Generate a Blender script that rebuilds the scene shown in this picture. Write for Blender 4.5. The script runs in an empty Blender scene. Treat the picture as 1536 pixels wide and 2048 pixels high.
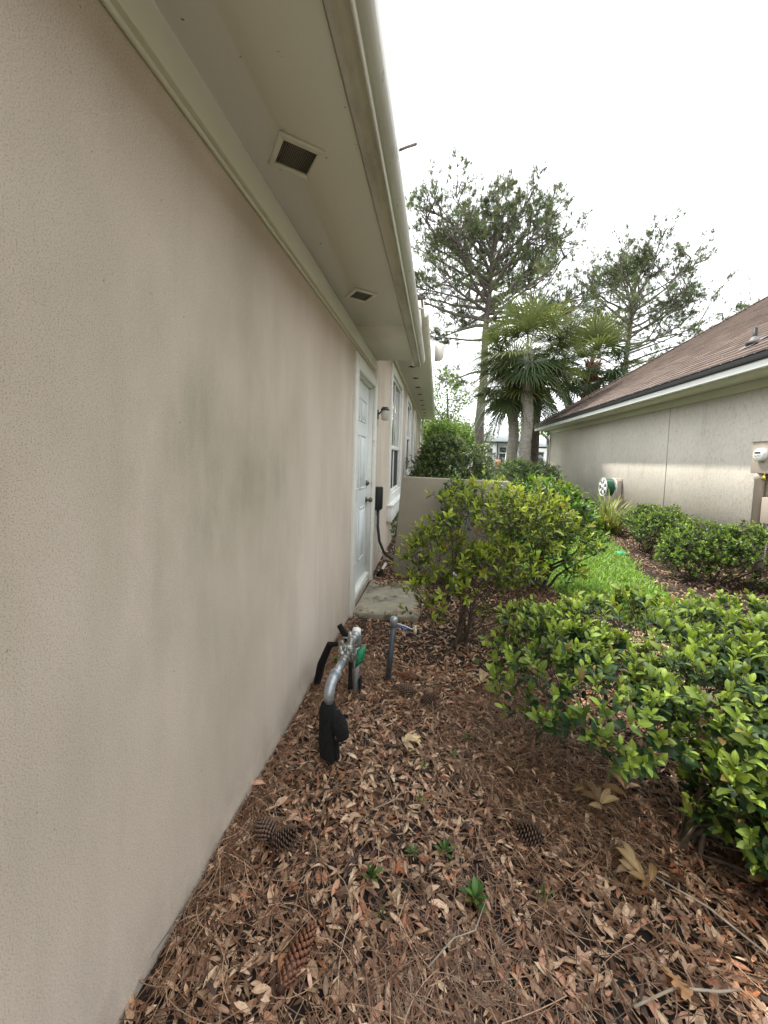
import bpy, math, random
import numpy as np
from math import radians as rad, sin, cos, pi
random.seed(7)
rng = np.random.default_rng(11)
SC = bpy.context.scene
COL = SC.collection

# ------------------------------------------------------------------ camera, sky, sun, exposure
F, CXP, CYP, CAMH = 769.0, 768.0, 966.0, 1.35
cam_d = bpy.data.cameras.new('camera')
cam = bpy.data.objects.new('camera', cam_d)
COL.objects.link(cam)
from mathutils import Matrix, Vector
cam.matrix_world = Matrix.Translation((0, 0, CAMH)) @ (Matrix.Rotation(rad(7.85), 4, 'Z') @ Matrix.Rotation(pi/2 - rad(3.85), 4, 'X') @ Matrix.Rotation(rad(1.5), 4, 'Z'))
cam_d.sensor_fit = 'VERTICAL'
cam_d.sensor_height = 24.0
cam_d.lens = F / 2048 * 24.0
cam_d.shift_y = -(1024 - CYP) / 2048
cam_d.shift_x = 0
cam_d.clip_start = 0.02
cam_d.clip_end = 2000
SC.camera = cam
SC.view_settings.view_transform = 'Standard'
SC.view_settings.look = 'None'
SC.view_settings.exposure = 1.1
SC.view_settings.gamma = 1.0
SC.cycles.use_light_tree = False

SUN_DIR = Vector((-0.40, 0.36, 1.0)).normalized()
W = bpy.data.worlds.new('World'); SC.world = W; W.use_nodes = True
wn, wl = W.node_tree.nodes, W.node_tree.links
wn.clear()
sky = wn.new('ShaderNodeTexSky'); sky.sky_type = 'NISHITA'; sky.sun_disc = False
sky.sun_elevation = math.asin(SUN_DIR.z); sky.sun_rotation = math.atan2(SUN_DIR.x, SUN_DIR.y)
sky.dust_density = 3.0; sky.air_density = 1.0
tc = wn.new('ShaderNodeTexCoord')
ns = wn.new('ShaderNodeTexNoise'); ns.inputs['Scale'].default_value = 1.6; ns.inputs['Detail'].default_value = 4
cr = wn.new('ShaderNodeValToRGB')                       # thin white cloud sheet with faint thinner gaps
cr.color_ramp.elements[0].position = 0.25; cr.color_ramp.elements[0].color = (11.4, 12.0, 12.6, 1)
cr.color_ramp.elements[1].position = 0.75; cr.color_ramp.elements[1].color = (13.6, 13.8, 13.9, 1)
mx = wn.new('ShaderNodeMixRGB'); mx.inputs['Fac'].default_value = 0.9
bg = wn.new('ShaderNodeBackground'); bg.inputs['Strength'].default_value = 0.1
ow = wn.new('ShaderNodeOutputWorld')
wl.new(tc.outputs['Generated'], ns.inputs['Vector']); wl.new(ns.outputs['Fac'], cr.inputs['Fac'])
wl.new(sky.outputs[0], mx.inputs['Color1']); wl.new(cr.outputs[0], mx.inputs['Color2'])
wl.new(mx.outputs[0], bg.inputs['Color']); wl.new(bg.outputs[0], ow.inputs['Surface'])
sd = bpy.data.lights.new('sun', 'SUN'); sd.energy = 2.5; sd.angle = rad(2.0); sd.color = (1.0, 0.95, 0.86)
sun = bpy.data.objects.new('sun', sd); COL.objects.link(sun)
sun.rotation_euler = SUN_DIR.to_track_quat('Z', 'Y').to_euler(); sun.location = (0, 0, 30)

# ------------------------------------------------------------------ mesh helpers
class MB:
    def __init__(s): s.v = []; s.n = 0; s.f = []; s.c = []
    def add(s, v, faces, col=None):
        v = np.asarray(v, float).reshape(-1, 3)
        if col is None: col = np.tile([random.random(), 0.5, 0.5], (len(v), 1))
        col = np.asarray(col, float)
        if col.ndim == 1: col = np.tile(col, (len(v), 1))
        s.v.append(v); s.c.append(col)
        by = {}
        if isinstance(faces, np.ndarray): by[faces.shape[1]] = faces
        else:
            for f in faces: by.setdefault(len(f), []).append(f)
        for k, a in by.items(): s.f.append((k, np.asarray(a, int) + s.n))
        s.n += len(v)
    def build(s, name, mat, parent=None, smooth=False, origin=None):
        me = bpy.data.meshes.new(name)
        v = np.concatenate(s.v); c = np.concatenate(s.c)
        og = origin if origin is not None else (ORG.get(parent.name, (0, 0, 0)) if parent else (0, 0, 0))
        v = v - np.array(og, float)
        me.vertices.add(len(v)); me.vertices.foreach_set('co', v.astype(np.float32).ravel())
        loops = np.concatenate([a.ravel() for k, a in s.f])
        starts = []; t = 0
        for k, a in s.f:
            starts.append(t + np.arange(len(a)) * k); t += a.size
        starts = np.concatenate(starts)
        me.loops.add(len(loops)); me.loops.foreach_set('vertex_index', loops.astype(np.int32))
        me.polygons.add(len(starts)); me.polygons.foreach_set('loop_start', starts.astype(np.int32))
        if smooth: me.polygons.foreach_set('use_smooth', np.ones(len(starts), bool))
        me.update(calc_edges=True)
        at = me.attributes.new('vc', 'FLOAT_COLOR', 'POINT')
        at.data.foreach_set('color', np.c_[c, np.ones(len(c))].astype(np.float32).ravel())
        me.materials.append(mat)
        o = bpy.data.objects.new(name, me); COL.objects.link(o)
        if parent:
            o.parent = parent
            ORG[o.name] = tuple(og)
        else:
            o.location = og; ORG[o.name] = tuple(og)
        return o
    # shapes
    def box(s, a, b, col=None):
        x0, y0, z0 = a; x1, y1, z1 = b
        if x0 > x1: x0, x1 = x1, x0
        if y0 > y1: y0, y1 = y1, y0
        if z0 > z1: z0, z1 = z1, z0
        s.add([(x0,y0,z0),(x1,y0,z0),(x1,y1,z0),(x0,y1,z0),(x0,y0,z1),(x1,y0,z1),(x1,y1,z1),(x0,y1,z1)],
              [(0,3,2,1),(4,5,6,7),(0,1,5,4),(1,2,6,5),(2,3,7,6),(3,0,4,7)], col); return s
    def tube(s, pts, rads, n=8, col=None, cap=True, jit=0):
        pts = [np.array(p, float) for p in pts]
        if not hasattr(rads, '__len__'): rads = [rads] * len(pts)
        vs = []; up = None
        for i, p in enumerate(pts):
            d = pts[min(i+1, len(pts)-1)] - pts[max(i-1, 0)]
            d = d / (np.linalg.norm(d) + 1e-9)
            if up is None: up = np.array([0, 0, 1.]) if abs(d[2]) < .9 else np.array([1., 0, 0])
            x = np.cross(up, d); x /= np.linalg.norm(x) + 1e-9
            y = np.cross(d, x); up = y if abs(d @ y) < .9 else up
            for k in range(n):
                a = 2*pi*k/n; r = rads[i] * (1 + (random.uniform(-jit, jit) if jit else 0))
                vs.append(p + r*(cos(a)*x + sin(a)*y))
        fs = [(i*n+k, i*n+(k+1) % n, (i+1)*n+(k+1) % n, (i+1)*n+k) for i in range(len(pts)-1) for k in range(n)]
        s.add(vs, fs, col)
        if cap:
            s.f.append((n, np.array([list(range(n))[::-1]]) + s.n - len(vs)))
            s.f.append((n, np.array([list(range(n))]) + s.n - n))
        return s
    def poly(s, pts, col=None):
        s.add(pts, [tuple(range(len(pts)))], col); return s
    def prism(s, prof, a, b, axis='y', col=None):
        # closed profile of 2D points swept along an axis from a to b
        n = len(prof); vs = []
        for t in (a, b):
            for p in prof:
                vs.append((p[0], t, p[1]) if axis == 'y' else (t, p[0], p[1]) if axis == 'x' else (p[0], p[1], t))
        fs = [(i, (i+1) % n, n+(i+1) % n, n+i) for i in range(n)] + [tuple(range(n))[::-1], tuple(range(n, 2*n))]
        s.add(vs, fs, col); return s
    def scatter(s, tv, tf, Rm, loc, scl, rnd, age, tu=None):
        N = len(loc); m = len(tv)
        scl = np.asarray(scl, float)
        if scl.ndim == 1: scl = np.repeat(scl[:, None], 3, 1)
        V = np.einsum('nij,nmj->nmi', Rm, tv[None] * scl[:, None, :]) + loc[:, None, :]
        Fc = (tf[None] + (np.arange(N) * m)[:, None, None]).reshape(-1, tf.shape[1])
        C = np.empty((N, m, 3)); C[..., 0] = np.asarray(rnd)[:, None]; C[..., 1] = np.asarray(age)[:, None]
        C[..., 2] = tu[None] if tu is not None else .5
        s.add(V.reshape(-1, 3), Fc, C.reshape(-1, 3)); return s

ORG = {}
def nrm(a): return a / (np.linalg.norm(a, axis=-1, keepdims=True) + 1e-9)
def frames(d, up):
    """rotation matrices whose local y axis follows d and whose z leans to up"""
    y = nrm(d); x = nrm(np.cross(y, up)); z = np.cross(x, y)
    return np.stack([x, y, z], -1)
def tag(o, label=None, cat=None, group=None, kind=None):
    if label: o['label'] = label
    if cat: o['category'] = cat
    if group: o['group'] = group
    if kind: o['kind'] = kind
    return o
def empty(name, loc, label=None, cat=None, group=None, kind=None):
    o = bpy.data.objects.new(name, None); COL.objects.link(o); o.location = loc; o.empty_display_size = .1
    ORG[o.name] = tuple(loc)
    return tag(o, label, cat, group, kind)
def copy_tree(o, parent=None):
    c = o.copy(); COL.objects.link(c); c.parent = parent
    for ch in list(o.children): copy_tree(ch, c)
    return c
def bevel(o, w=.004, seg=2):
    m = o.modifiers.new('bevel', 'BEVEL'); m.width = w; m.segments = seg; m.limit_method = 'ANGLE'; return o

# ------------------------------------------------------------------ material helpers
def newmat(name):
    m = bpy.data.materials.new(name); m.use_nodes = True
    nt = m.node_tree; b = nt.nodes['Principled BSDF']
    return m, nt, b, nt.nodes['Material Output']
def N(nt, t, **kw):
    n = nt.nodes.new(t)
    for k, v in kw.items():
        if k.startswith('_'): setattr(n, k[1:], v)
        else: n.inputs[k.replace('_', ' ')].default_value = v
    return n
def ramp(nt, fac, stops, const=False):
    r = nt.nodes.new('ShaderNodeValToRGB'); e = r.color_ramp.elements
    if const: r.color_ramp.interpolation = 'CONSTANT'
    while len(e) < len(stops): e.new(.5)
    for i, (p, c) in enumerate(stops):
        e[i].position = p; e[i].color = (*c, 1) if len(c) == 3 else c
    nt.links.new(fac, r.inputs['Fac']); return r.outputs['Color']
def mix(nt, fac, a, b, mode='MIX'):
    m = nt.nodes.new('ShaderNodeMixRGB'); m.blend_type = mode
    for s, v in (('Fac', fac), ('Color1', a), ('Color2', b)):
        if hasattr(v, 'is_output') or isinstance(v, bpy.types.NodeSocket): nt.links.new(v, m.inputs[s])
        elif isinstance(v, (int, float)): m.inputs[s].default_value = v
        else: m.inputs[s].default_value = (*v, 1)
    return m.outputs[0]
def noise(nt, scale, stretch=None, detail=3, rough=.5, obj=True):
    t = nt.nodes.new('ShaderNodeNewGeometry')
    vec = t.outputs['Position']
    if stretch:
        mp = nt.nodes.new('ShaderNodeMapping'); mp.inputs['Scale'].default_value = stretch
        nt.links.new(vec, mp.inputs['Vector']); vec = mp.outputs[0]
    n = nt.nodes.new('ShaderNodeTexNoise'); n.inputs['Scale'].default_value = scale
    n.inputs['Detail'].default_value = detail; n.inputs['Roughness'].default_value = rough
    nt.links.new(vec, n.inputs['Vector']); return n.outputs['Fac']
def bump(nt, b, h, strength=.3, dist=.01):
    n = nt.nodes.new('ShaderNodeBump'); n.inputs['Strength'].default_value = strength; n.inputs['Distance'].default_value = dist
    nt.links.new(h, n.inputs['Height']); nt.links.new(n.outputs[0], b.inputs['Normal'])
def plain(name, col, rough=.5, metal=0, var=.12, nscale=6, stretch=None, bscale=None, bstr=.2, dirt=None):
    m, nt, b, o = newmat(name)
    f = noise(nt, nscale, stretch, 4)
    c = ramp(nt, f, [(.3, tuple(x*(1-var) for x in col)), (.7, tuple(min(1, x*(1+var)) for x in col))])
    if dirt:
        d = noise(nt, dirt[0], dirt[3] if len(dirt) > 3 else None, 5, .7)
        c = mix(nt, ramp(nt, d, [(dirt[2], (0, 0, 0)), (dirt[2]+.12, (1, 1, 1))]), c, dirt[1])
    nt.links.new(c, b.inputs['Base Color'])
    b.inputs['Roughness'].default_value = rough; b.inputs['Metallic'].default_value = metal
    if bscale: bump(nt, b, noise(nt, bscale, None, 3), bstr, .005)
    return m
def leafmat(name, old, young, trans=.35, rough=.42, var=.35, spec=.5, back=None):
    m, nt, b, out = newmat(name)
    at = nt.nodes.new('ShaderNodeAttribute'); at.attribute_name = 'vc'
    sp = nt.nodes.new('ShaderNodeSeparateColor'); nt.links.new(at.outputs['Color'], sp.inputs[0])
    c = mix(nt, sp.outputs[1], old, young)
    v = ramp(nt, sp.outputs[0], [(0, (1-var,)*3), (1, (1+var*.8, 1+var, 1+var*.3))])
    c = mix(nt, 1.0, c, v, 'MULTIPLY')
    rib = ramp(nt, sp.outputs[2], [(0, (1.35, 1.3, 1.2)), (.25, (1, 1, 1))])
    c = mix(nt, 1.0, c, rib, 'MULTIPLY')
    c = mix(nt, ramp(nt, sp.outputs[0], [(.965, (0,)*3), (.985, (.8,)*3)]), c, (.22, .13, .045))
    nt.links.new(c, b.inputs['Base Color']); b.inputs['Roughness'].default_value = rough
    b.inputs['Specular IOR Level'].default_value = spec
    tr = nt.nodes.new('ShaderNodeBsdfTranslucent')
    tcol = mix(nt, 1.0, c, (1.35, 1.3, .7), 'MULTIPLY'); nt.links.new(tcol, tr.inputs['Color'])
    ms = nt.nodes.new('ShaderNodeMixShader'); ms.inputs[0].default_value = trans
    nt.links.new(b.outputs[0], ms.inputs[1]); nt.links.new(tr.outputs[0], ms.inputs[2]); nt.links.new(ms.outputs[0], out.inputs['Surface'])
    return m

# leaf templates: length 1 along y, base at 0
def leaf_template(w=.36, fold=.18, curl=.12, rows=(.0, .22, .5, .78, 1.0), prof=(0, .75, 1, .7, 0)):
    v = []; u = []; f = []
    for i, t in enumerate(rows):
        z = -curl * (2*t-1)**2 + curl
        if prof[i] == 0: v.append((0, t, z - curl*.0)); u.append(0)
        else:
            h = w*.5*prof[i]
            v += [(-h, t, z+fold*h), (0, t, z), (h, t, z+fold*h)]; u += [1, 0, 1]
    k = 1
    f += [(0, 2, 1), (0, 3, 2)]
    for i in range(1, len(rows)-2):
        a = 1+(i-1)*3; b = a+3
        f += [(a, a+1, b+1), (a, b+1, b), (a+1, a+2, b+2), (a+1, b+2, b+1)]
    a = 1+(len(rows)-3)*3; t = a+3
    f += [(a, a+1, t), (a+1, a+2, t)]
    return np.array(v, float), np.array(f, int), np.array(u, float)
LEAF = leaf_template()
LEAF_LO = leaf_template(rows=(0, .4, 1), prof=(0, 1, 0), w=.4)
DRY = leaf_template(w=.34, fold=.32, curl=.09)

# ------------------------------------------------------------------ materials
def stucco_mat():
    m, nt, b, o = newmat('cream_stucco')
    big = noise(nt, 1.3, (1, 1, .55), 4, .55)
    c = ramp(nt, big, [(.30, (.54, .465, .385)), (.5, (.62, .54, .46)), (.7, (.70, .615, .535))])
    # grey green mildew: a broad worn area in the middle of the long wall, in vertical drips
    g = nt.nodes.new('ShaderNodeNewGeometry'); sx = nt.nodes.new('ShaderNodeSeparateXYZ'); nt.links.new(g.outputs['Position'], sx.inputs[0])
    def gauss(sock, c0, w):
        a = N(nt, 'ShaderNodeMath', _operation='SUBTRACT'); nt.links.new(sock, a.inputs[0]); a.inputs[1].default_value = c0
        d = N(nt, 'ShaderNodeMath', _operation='DIVIDE'); nt.links.new(a.outputs[0], d.inputs[0]); d.inputs[1].default_value = w
        p = N(nt, 'ShaderNodeMath', _operation='MULTIPLY'); nt.links.new(d.outputs[0], p.inputs[0]); nt.links.new(d.outputs[0], p.inputs[1])
        e = N(nt, 'ShaderNodeMath', _operation='MULTIPLY'); nt.links.new(p.outputs[0], e.inputs[0]); e.inputs[1].default_value = -1
        x = N(nt, 'ShaderNodeMath', _operation='EXPONENT'); nt.links.new(e.outputs[0], x.inputs[0]); return x.outputs[0]
    def mul(a, b_, op='MULTIPLY'):
        x = N(nt, 'ShaderNodeMath', _operation=op)
        for i, q in enumerate((a, b_)):
            if isinstance(q, (int, float)): x.inputs[i].default_value = q
            else: nt.links.new(q, x.inputs[i])
        return x.outputs[0]
    mask = mul(gauss(sx.outputs[1], 1.28, .68), gauss(sx.outputs[2], 1.25, .85))
    st = noise(nt, 2.6, (1, 1.5, .55), 5, .62)
    blot = noise(nt, 2.2, (1, 1, .8), 3, .5)
    stn = mul(mask, ramp(nt, st, [(.26, (.12,)*3), (.60, (1, 1, 1))]))
    stn = mul(stn, ramp(nt, blot, [(.3, (.35,)*3), (.6, (1,)*3)]))
    c = mix(nt, mul(stn, .90), c, (.31, .285, .21))
    low = mul(gauss(sx.outputs[2], 0.0, .16), ramp(nt, noise(nt, 5, (1, 1.5, 1), 5, .7), [(.42, (0,)*3), (.62, (1,)*3)]))
    c = mix(nt, mul(low, .4), c, (.27, .22, .16))
    st2 = ramp(nt, noise(nt, 2.3, (1, 2.4, .35), 4, .6), [(.52, (0, 0, 0)), (.78, (.35,)*3)])
    c = mix(nt, st2, c, (.38, .345, .27))
    # fine dark pits of the sprayed coat
    sp = noise(nt, 390, (1, .85, 1.1), 2, .6)
    pit = ramp(nt, sp, [(.34, (.56, .50, .45)), (.47, (1, 1, 1)), (.68, (1.06,)*3)])
    c = mix(nt, .75, c, pit, 'MULTIPLY')
    c = mix(nt, ramp(nt, noise(nt, 60, None, 1), [(.80, (0,)*3), (.82, (.6,)*3)]), c, (.16, .12, .09))
    nt.links.new(c, b.inputs['Base Color']); b.inputs['Roughness'].default_value = .92; b.inputs['Specular IOR Level'].default_value = .2
    h = mul(noise(nt, 260, None, 3, .6), noise(nt, 600, None, 2), 'ADD')
    bump(nt, b, h, .35, .002)
    return m
M = {}
M['stucco'] = stucco_mat()
M['stucco_tan'] = plain('tan_stucco_garden_wall', (.27, .235, .18), .9, var=.08, nscale=2.5, bscale=140, bstr=.5, dirt=(1.6, (.27, .235, .18), .58))
def nstucco():
    m, nt, b, o = newmat('rough_grey_stucco')
    c = ramp(nt, noise(nt, .8, None, 4), [(.35, (.63, .58, .51)), (.65, (.71, .655, .585))])
    v = ramp(nt, noise(nt, 30, (1, 1, .55), 6, .8), [(.34, (.58, .56, .53)), (.45, (.97,)*3), (.62, (1.08, 1.07, 1.06))])
    c = mix(nt, .75, c, v, 'MULTIPLY')
    dn = ramp(nt, noise(nt, 2.2, (1, 1, .5), 6, .8), [(.56, (0,)*3), (.72, (.55,)*3)])
    c = mix(nt, dn, c, (.36, .335, .285))
    nt.links.new(c, b.inputs['Base Color']); b.inputs['Roughness'].default_value = .95
    bump(nt, b, noise(nt, 45, (1, 1, .8), 5, .75), .5, .015)
    return m
M['nstucco'] = nstucco()
def soffit_mat(name, col, dcol, thr, sstr=.15):
    m, nt, b, o = newmat(name)
    c = ramp(nt, noise(nt, 1.4, (1.2, .8, 1), 3), [(.3, tuple(x*.95 for x in col)), (.7, col)])
    sp = ramp(nt, noise(nt, 38, None, 2, .7), [(.735, (0, 0, 0)), (.77, (.8,)*3)])
    sp2 = ramp(nt, noise(nt, 2.5, (3, .8, 1), 5, .7), [(thr, (0, 0, 0)), (thr+.3, (sstr,)*3)])
    c = mix(nt, sp, c, (.13, .12, .09)); c = mix(nt, sp2, c, dcol)
    nt.links.new(c, b.inputs['Base Color']); b.inputs['Roughness'].default_value = .85; b.inputs['Specular IOR Level'].default_value = .12
    bump(nt, b, noise(nt, 160, None, 2), .12, .002)
    return m
M['soffit'] = soffit_mat('painted_soffit', (.73, .69, .62), (.58, .53, .44), .60)
M['soffit_edge'] = soffit_mat('mildewed_soffit_edge', (.66, .62, .52), (.34, .32, .25), .46, .9)
M['frieze'] = plain('painted_frieze', (.72, .70, .60), .6, var=.04, nscale=3, dirt=(2.0, (.64, .62, .50), .62))
M['gutter'] = plain('white_aluminium_gutter', (.78, .76, .69), .34, .25, var=.1, nscale=5, stretch=(1, .5, 1), dirt=(16, (.27, .255, .19), .60, (1, .35, 1)))
M['drip'] = plain('drip_edge', (.74, .73, .64), .4, var=.06)
M['white'] = plain('white_paint', (.80, .81, .78), .45, var=.04, nscale=4, dirt=(5, (.6, .6, .54), .64))
M['trim'] = plain('dirty_white_trim', (.76, .765, .72), .5, var=.06, nscale=4, dirt=(4, (.45, .45, .38), .60))
M['door'] = plain('door_paint', (.74, .79, .79), .4, var=.03, nscale=3, dirt=(3, (.62, .66, .64), .62))
M['dark'] = plain('dark_gap', (.02, .018, .015), .9)
M['screen'] = plain('insect_screen', (.035, .037, .04), .7, var=.2, nscale=300)
M['mesh'] = plain('galvanised_wire', (.30, .27, .23), .5, .5)
def glass():
    m, nt, b, o = newmat('window_glass')
    b.inputs['Base Color'].default_value = (.05, .055, .055, 1); b.inputs['Roughness'].default_value = .03
    b.inputs['Specular IOR Level'].default_value = .9; b.inputs['Coat Weight'].default_value = .9; b.inputs['Coat Roughness'].default_value = .02
    bump(nt, b, noise(nt, 2.5, None, 1), .05, .02); return m
M['glass'] = glass()
M['brass'] = plain('tarnished_brass', (.16, .13, .09), .35, .8, var=.3, nscale=60)
M['blackmetal'] = plain('black_metal', (.018, .019, .02), .5, .2, nscale=30, var=.3)
M['black_foam'] = plain('black_foam', (.003, .003, .0035), 1.0, var=.5, nscale=40, bscale=90, bstr=1)
M['greypaint'] = plain('dark_bluish_pipe', (.055, .065, .075), .5, .1, var=.35, nscale=25, dirt=(30, (.14, .14, .13), .62))
M['galv'] = plain('galvanised_steel', (.36, .39, .41), .42, .55, var=.2, nscale=40, dirt=(22, (.22, .21, .19), .6))
M['bronze'] = plain('valve_bronze', (.26, .26, .24), .4, .7, var=.35, nscale=45, dirt=(30, (.10, .09, .07), .55))
M['pvc'] = plain('white_pvc', (.75, .75, .70), .4, var=.06, dirt=(12, (.5, .48, .42), .62))
M['tagg'] = plain('green_plastic', (.0, .19, .075), .45, var=.15, nscale=30)
M['teal'] = plain('teal_plastic', (.02, .42, .30), .5)
M['blue'] = plain('blue_wire', (.06, .13, .32), .5)
M['bark_pine'] = plain('pine_bark', (.135, .112, .098), .95, var=.45, nscale=5, stretch=(2.5, 2.5, .6), bscale=9, bstr=1)
M['bark_palm'] = plain('grey_palm_trunk', (.30, .27, .23), .95, var=.35, nscale=10, stretch=(1, 1, 5), bscale=12, bstr=.8)
M['boots'] = plain('red_brown_palm_boots', (.17, .085, .055), .95, var=.5, nscale=9, bscale=12, bstr=1)
M['bark_dark'] = plain('dark_palm_trunk', (.07, .055, .045), .95, var=.4, nscale=9)
M['stem'] = plain('shrub_stem', (.085, .062, .043), .85, var=.4, nscale=25)
M['stem_dark'] = plain('dark_shrub_stem', (.055, .042, .03), .85, var=.4, nscale=25)
M['azalea'] = leafmat('yellow_green_leaf', (.055, .09, .016), (.33, .39, .055), .45, .40)
M['fgshrub'] = leafmat('foreground_shrub_leaf', (.022, .055, .018), (.25, .33, .06), .33, .5, spec=.35)
M['darkshrub'] = leafmat('dark_glossy_leaf', (.025, .065, .014), (.14, .27, .03), .3, .38)
M['hedge'] = leafmat('hedge_leaf', (.012, .038, .011), (.22, .33, .045), .25, .36, spec=.5)
M['ligustrum'] = leafmat('evergreen_bush_leaf', (.022, .055, .015), (.16, .21, .06), .22, .4)
M['bluegreen'] = leafmat('narrow_greygreen_leaf', (.08, .13, .055), (.2, .25, .11), .25, .5)
M['needle'] = leafmat('pine_needle', (.075, .10, .052), (.18, .215, .10), .18, .6)
M['palmleaf'] = leafmat('palm_frond', (.045, .075, .032), (.23, .26, .12), .25, .42, spec=.6)
M['date'] = leafmat('date_palm_leaflet', (.04, .06, .03), (.075, .10, .05), .15, .5)
M['tree'] = leafmat('light_green_tree_leaf', (.08, .16, .025), (.2, .3, .06), .4, .5)
M['weed'] = leafmat('weed_leaf', (.045, .11, .025), (.13, .23, .06), .35, .5)
M['strap'] = leafmat('variegated_strap_leaf', (.10, .17, .05), (.50, .46, .20), .3, .5)
M['grass'] = leafmat('lawn_blade', (.13, .25, .03), (.27, .40, .06), .35, .5)
M['sprig'] = leafmat('dried_sprig_leaf', (.27, .155, .07), (.62, .47, .33), .25, .55, var=.4)
M['oakleaf'] = leafmat('orange_oak_leaf', (.38, .19, .11), (.50, .29, .18), .2, .6)
def littermat():
    m, nt, b, out = newmat('dead_leaves')
    at = nt.nodes.new('ShaderNodeAttribute'); at.attribute_name = 'vc'
    sp = nt.nodes.new('ShaderNodeSeparateColor'); nt.links.new(at.outputs['Color'], sp.inputs[0])
    c = ramp(nt, sp.outputs[0], [(0, (.018, .012, .008)), (.10, (.045, .026, .016)), (.24, (.11, .056, .032)), (.38, (.24, .125, .072)), (.50, (.26, .185, .125)), (.62, (.46, .30, .20)), (.76, (.60, .46, .325)), (.85, (.36, .13, .055)), (.93, (.55, .34, .25)), (1, (.74, .63, .48))])
    mott = ramp(nt, noise(nt, 120, None, 3), [(.35, (.62, .60, .58)), (.6, (1.08,)*3)])
    c = mix(nt, .6, c, mott, 'MULTIPLY')
    c = mix(nt, 1, c, (1.14, 1.11, 1.05), 'MULTIPLY')
    rib = ramp(nt, sp.outputs[2], [(0, (1.25, 1.2, 1.15)), (.3, (1, 1, 1))]); c = mix(nt, 1, c, rib, 'MULTIPLY')
    nt.links.new(c, b.inputs['Base Color']); b.inputs['Roughness'].default_value = .5; b.inputs['Specular IOR Level'].default_value = .5
    tr = nt.nodes.new('ShaderNodeBsdfTranslucent'); nt.links.new(c, tr.inputs['Color'])
    ms = nt.nodes.new('ShaderNodeMixShader'); ms.inputs[0].default_value = .12
    nt.links.new(b.outputs[0], ms.inputs[1]); nt.links.new(tr.outputs[0], ms.inputs[2]); nt.links.new(ms.outputs[0], out.inputs['Surface'])
    return m
M['litter'] = littermat()
M['soil'] = plain('dark_mulch', (.022, .014, .010), .95, var=.6, nscale=55, bscale=60, bstr=1)
M['mulch'] = plain('red_brown_mulch', (.15, .085, .055), .95, var=.5, nscale=40, bscale=60, bstr=1)
M['ground'] = plain('lawn_ground', (.085, .115, .04), .95, var=.35, nscale=1.2)
M['lawnbase'] = plain('turf_base', (.055, .13, .015), .95, var=.4, nscale=20, bscale=50, bstr=1)
M['twig'] = plain('bleached_twig', (.34, .29, .22), .8, var=.25, nscale=40)
M['concrete'] = plain('stained_concrete', (.34, .31, .235), .9, var=.15, nscale=14, bscale=90, bstr=.4, dirt=(4.5, (.12, .12, .085), .50))
def cone_mat(name, a, b_):
    m, nt, b, o = newmat(name)
    at = nt.nodes.new('ShaderNodeAttribute'); at.attribute_name = 'vc'
    sp = nt.nodes.new('ShaderNodeSeparateColor'); nt.links.new(at.outputs['Color'], sp.inputs[0])
    c = mix(nt, sp.outputs[2], a, b_); nt.links.new(c, b.inputs['Base Color']); b.inputs['Roughness'].default_value = .55; return m
M['cone'] = cone_mat('pine_cone_scale', (.05, .022, .014), (.46, .19, .095))
M['cone_grey'] = cone_mat('weathered_cone_scale', (.045, .028, .020), (.24, .145, .098))

# ================================================================== THE SETTING
def sheet(name, pts, z, mat, kind='structure'):
    mb = MB(); mb.poly([(x, y, z) for x, y in pts]); o = mb.build(name, mat); tag(o, kind=kind); return o
sheet('ground', [(-300, -60), (400, -60), (400, 700), (-300, 700)], -.03, M['ground'])
def bumpy(name, x0, x1, y0, y1, nx, ny, z, amp, mat, inside=None):
    xs = np.linspace(x0, x1, nx); ys = np.linspace(y0, y1, ny); X, Y = np.meshgrid(xs, ys)
    Z = z + hgt(X, Y) * amp
    v = np.c_[X.ravel(), Y.ravel(), Z.ravel()]
    i = np.arange(nx-1)[None] + np.arange(ny-1)[:, None]*nx; i = i.ravel()
    f = np.c_[i, i+1, i+nx+1, i+nx]
    if inside is not None:
        c = v[f].mean(1); f = f[inside(c[:, 0], c[:, 1])]
    mb = MB(); mb.add(v, f); o = mb.build(name, mat, smooth=True); tag(o, kind='structure'); return o
def hgt(x, y): return np.sin(x*5.1+1)*np.sin(y*4.3)*.5 + np.sin(x*11.3+y*3)*.25 + np.sin(y*13.7-x*6)*.2
# right edge of the lawn strip and its left edge, as x for a given y
def lawn_r(y): return np.interp(y, [2.0, 3.3, 4.2, 5.0, 6.2, 8.2, 9.5, 14], [2.1, 2.3, 2.4, 2.5, 2.85, 3.15, 3.1, 3.3])
def lawn_l(y): return np.interp(y, [2.0, 3.2, 3.9, 4.6, 5.5, 14], [2.1, 1.75, 1.35, 1.1, 1.0, .6])
inlawn = lambda x, y: (x < lawn_r(y)) & (x > lawn_l(y)) & (y > 2.6) & (y < 13)
bumpy('mulch_bed', -.75, 4.2, -1.2, 14, 150, 420, .0, .012, M['soil'], lambda x, y: ~inlawn(x, y))
bumpy('lawn', .5, 3.5, 2.5, 13.5, 80, 200, .004, .006, M['lawnbase'], inlawn)
slab = MB(); slab.prism([(-.668, 3.10), (-.12, 3.08), (-.06, 3.5), (-.1, 3.93), (-.66, 3.95)], -.02, .045, 'z')
tag(bevel(slab.build('paving_slab', M['concrete']), .01), kind='structure')

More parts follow.
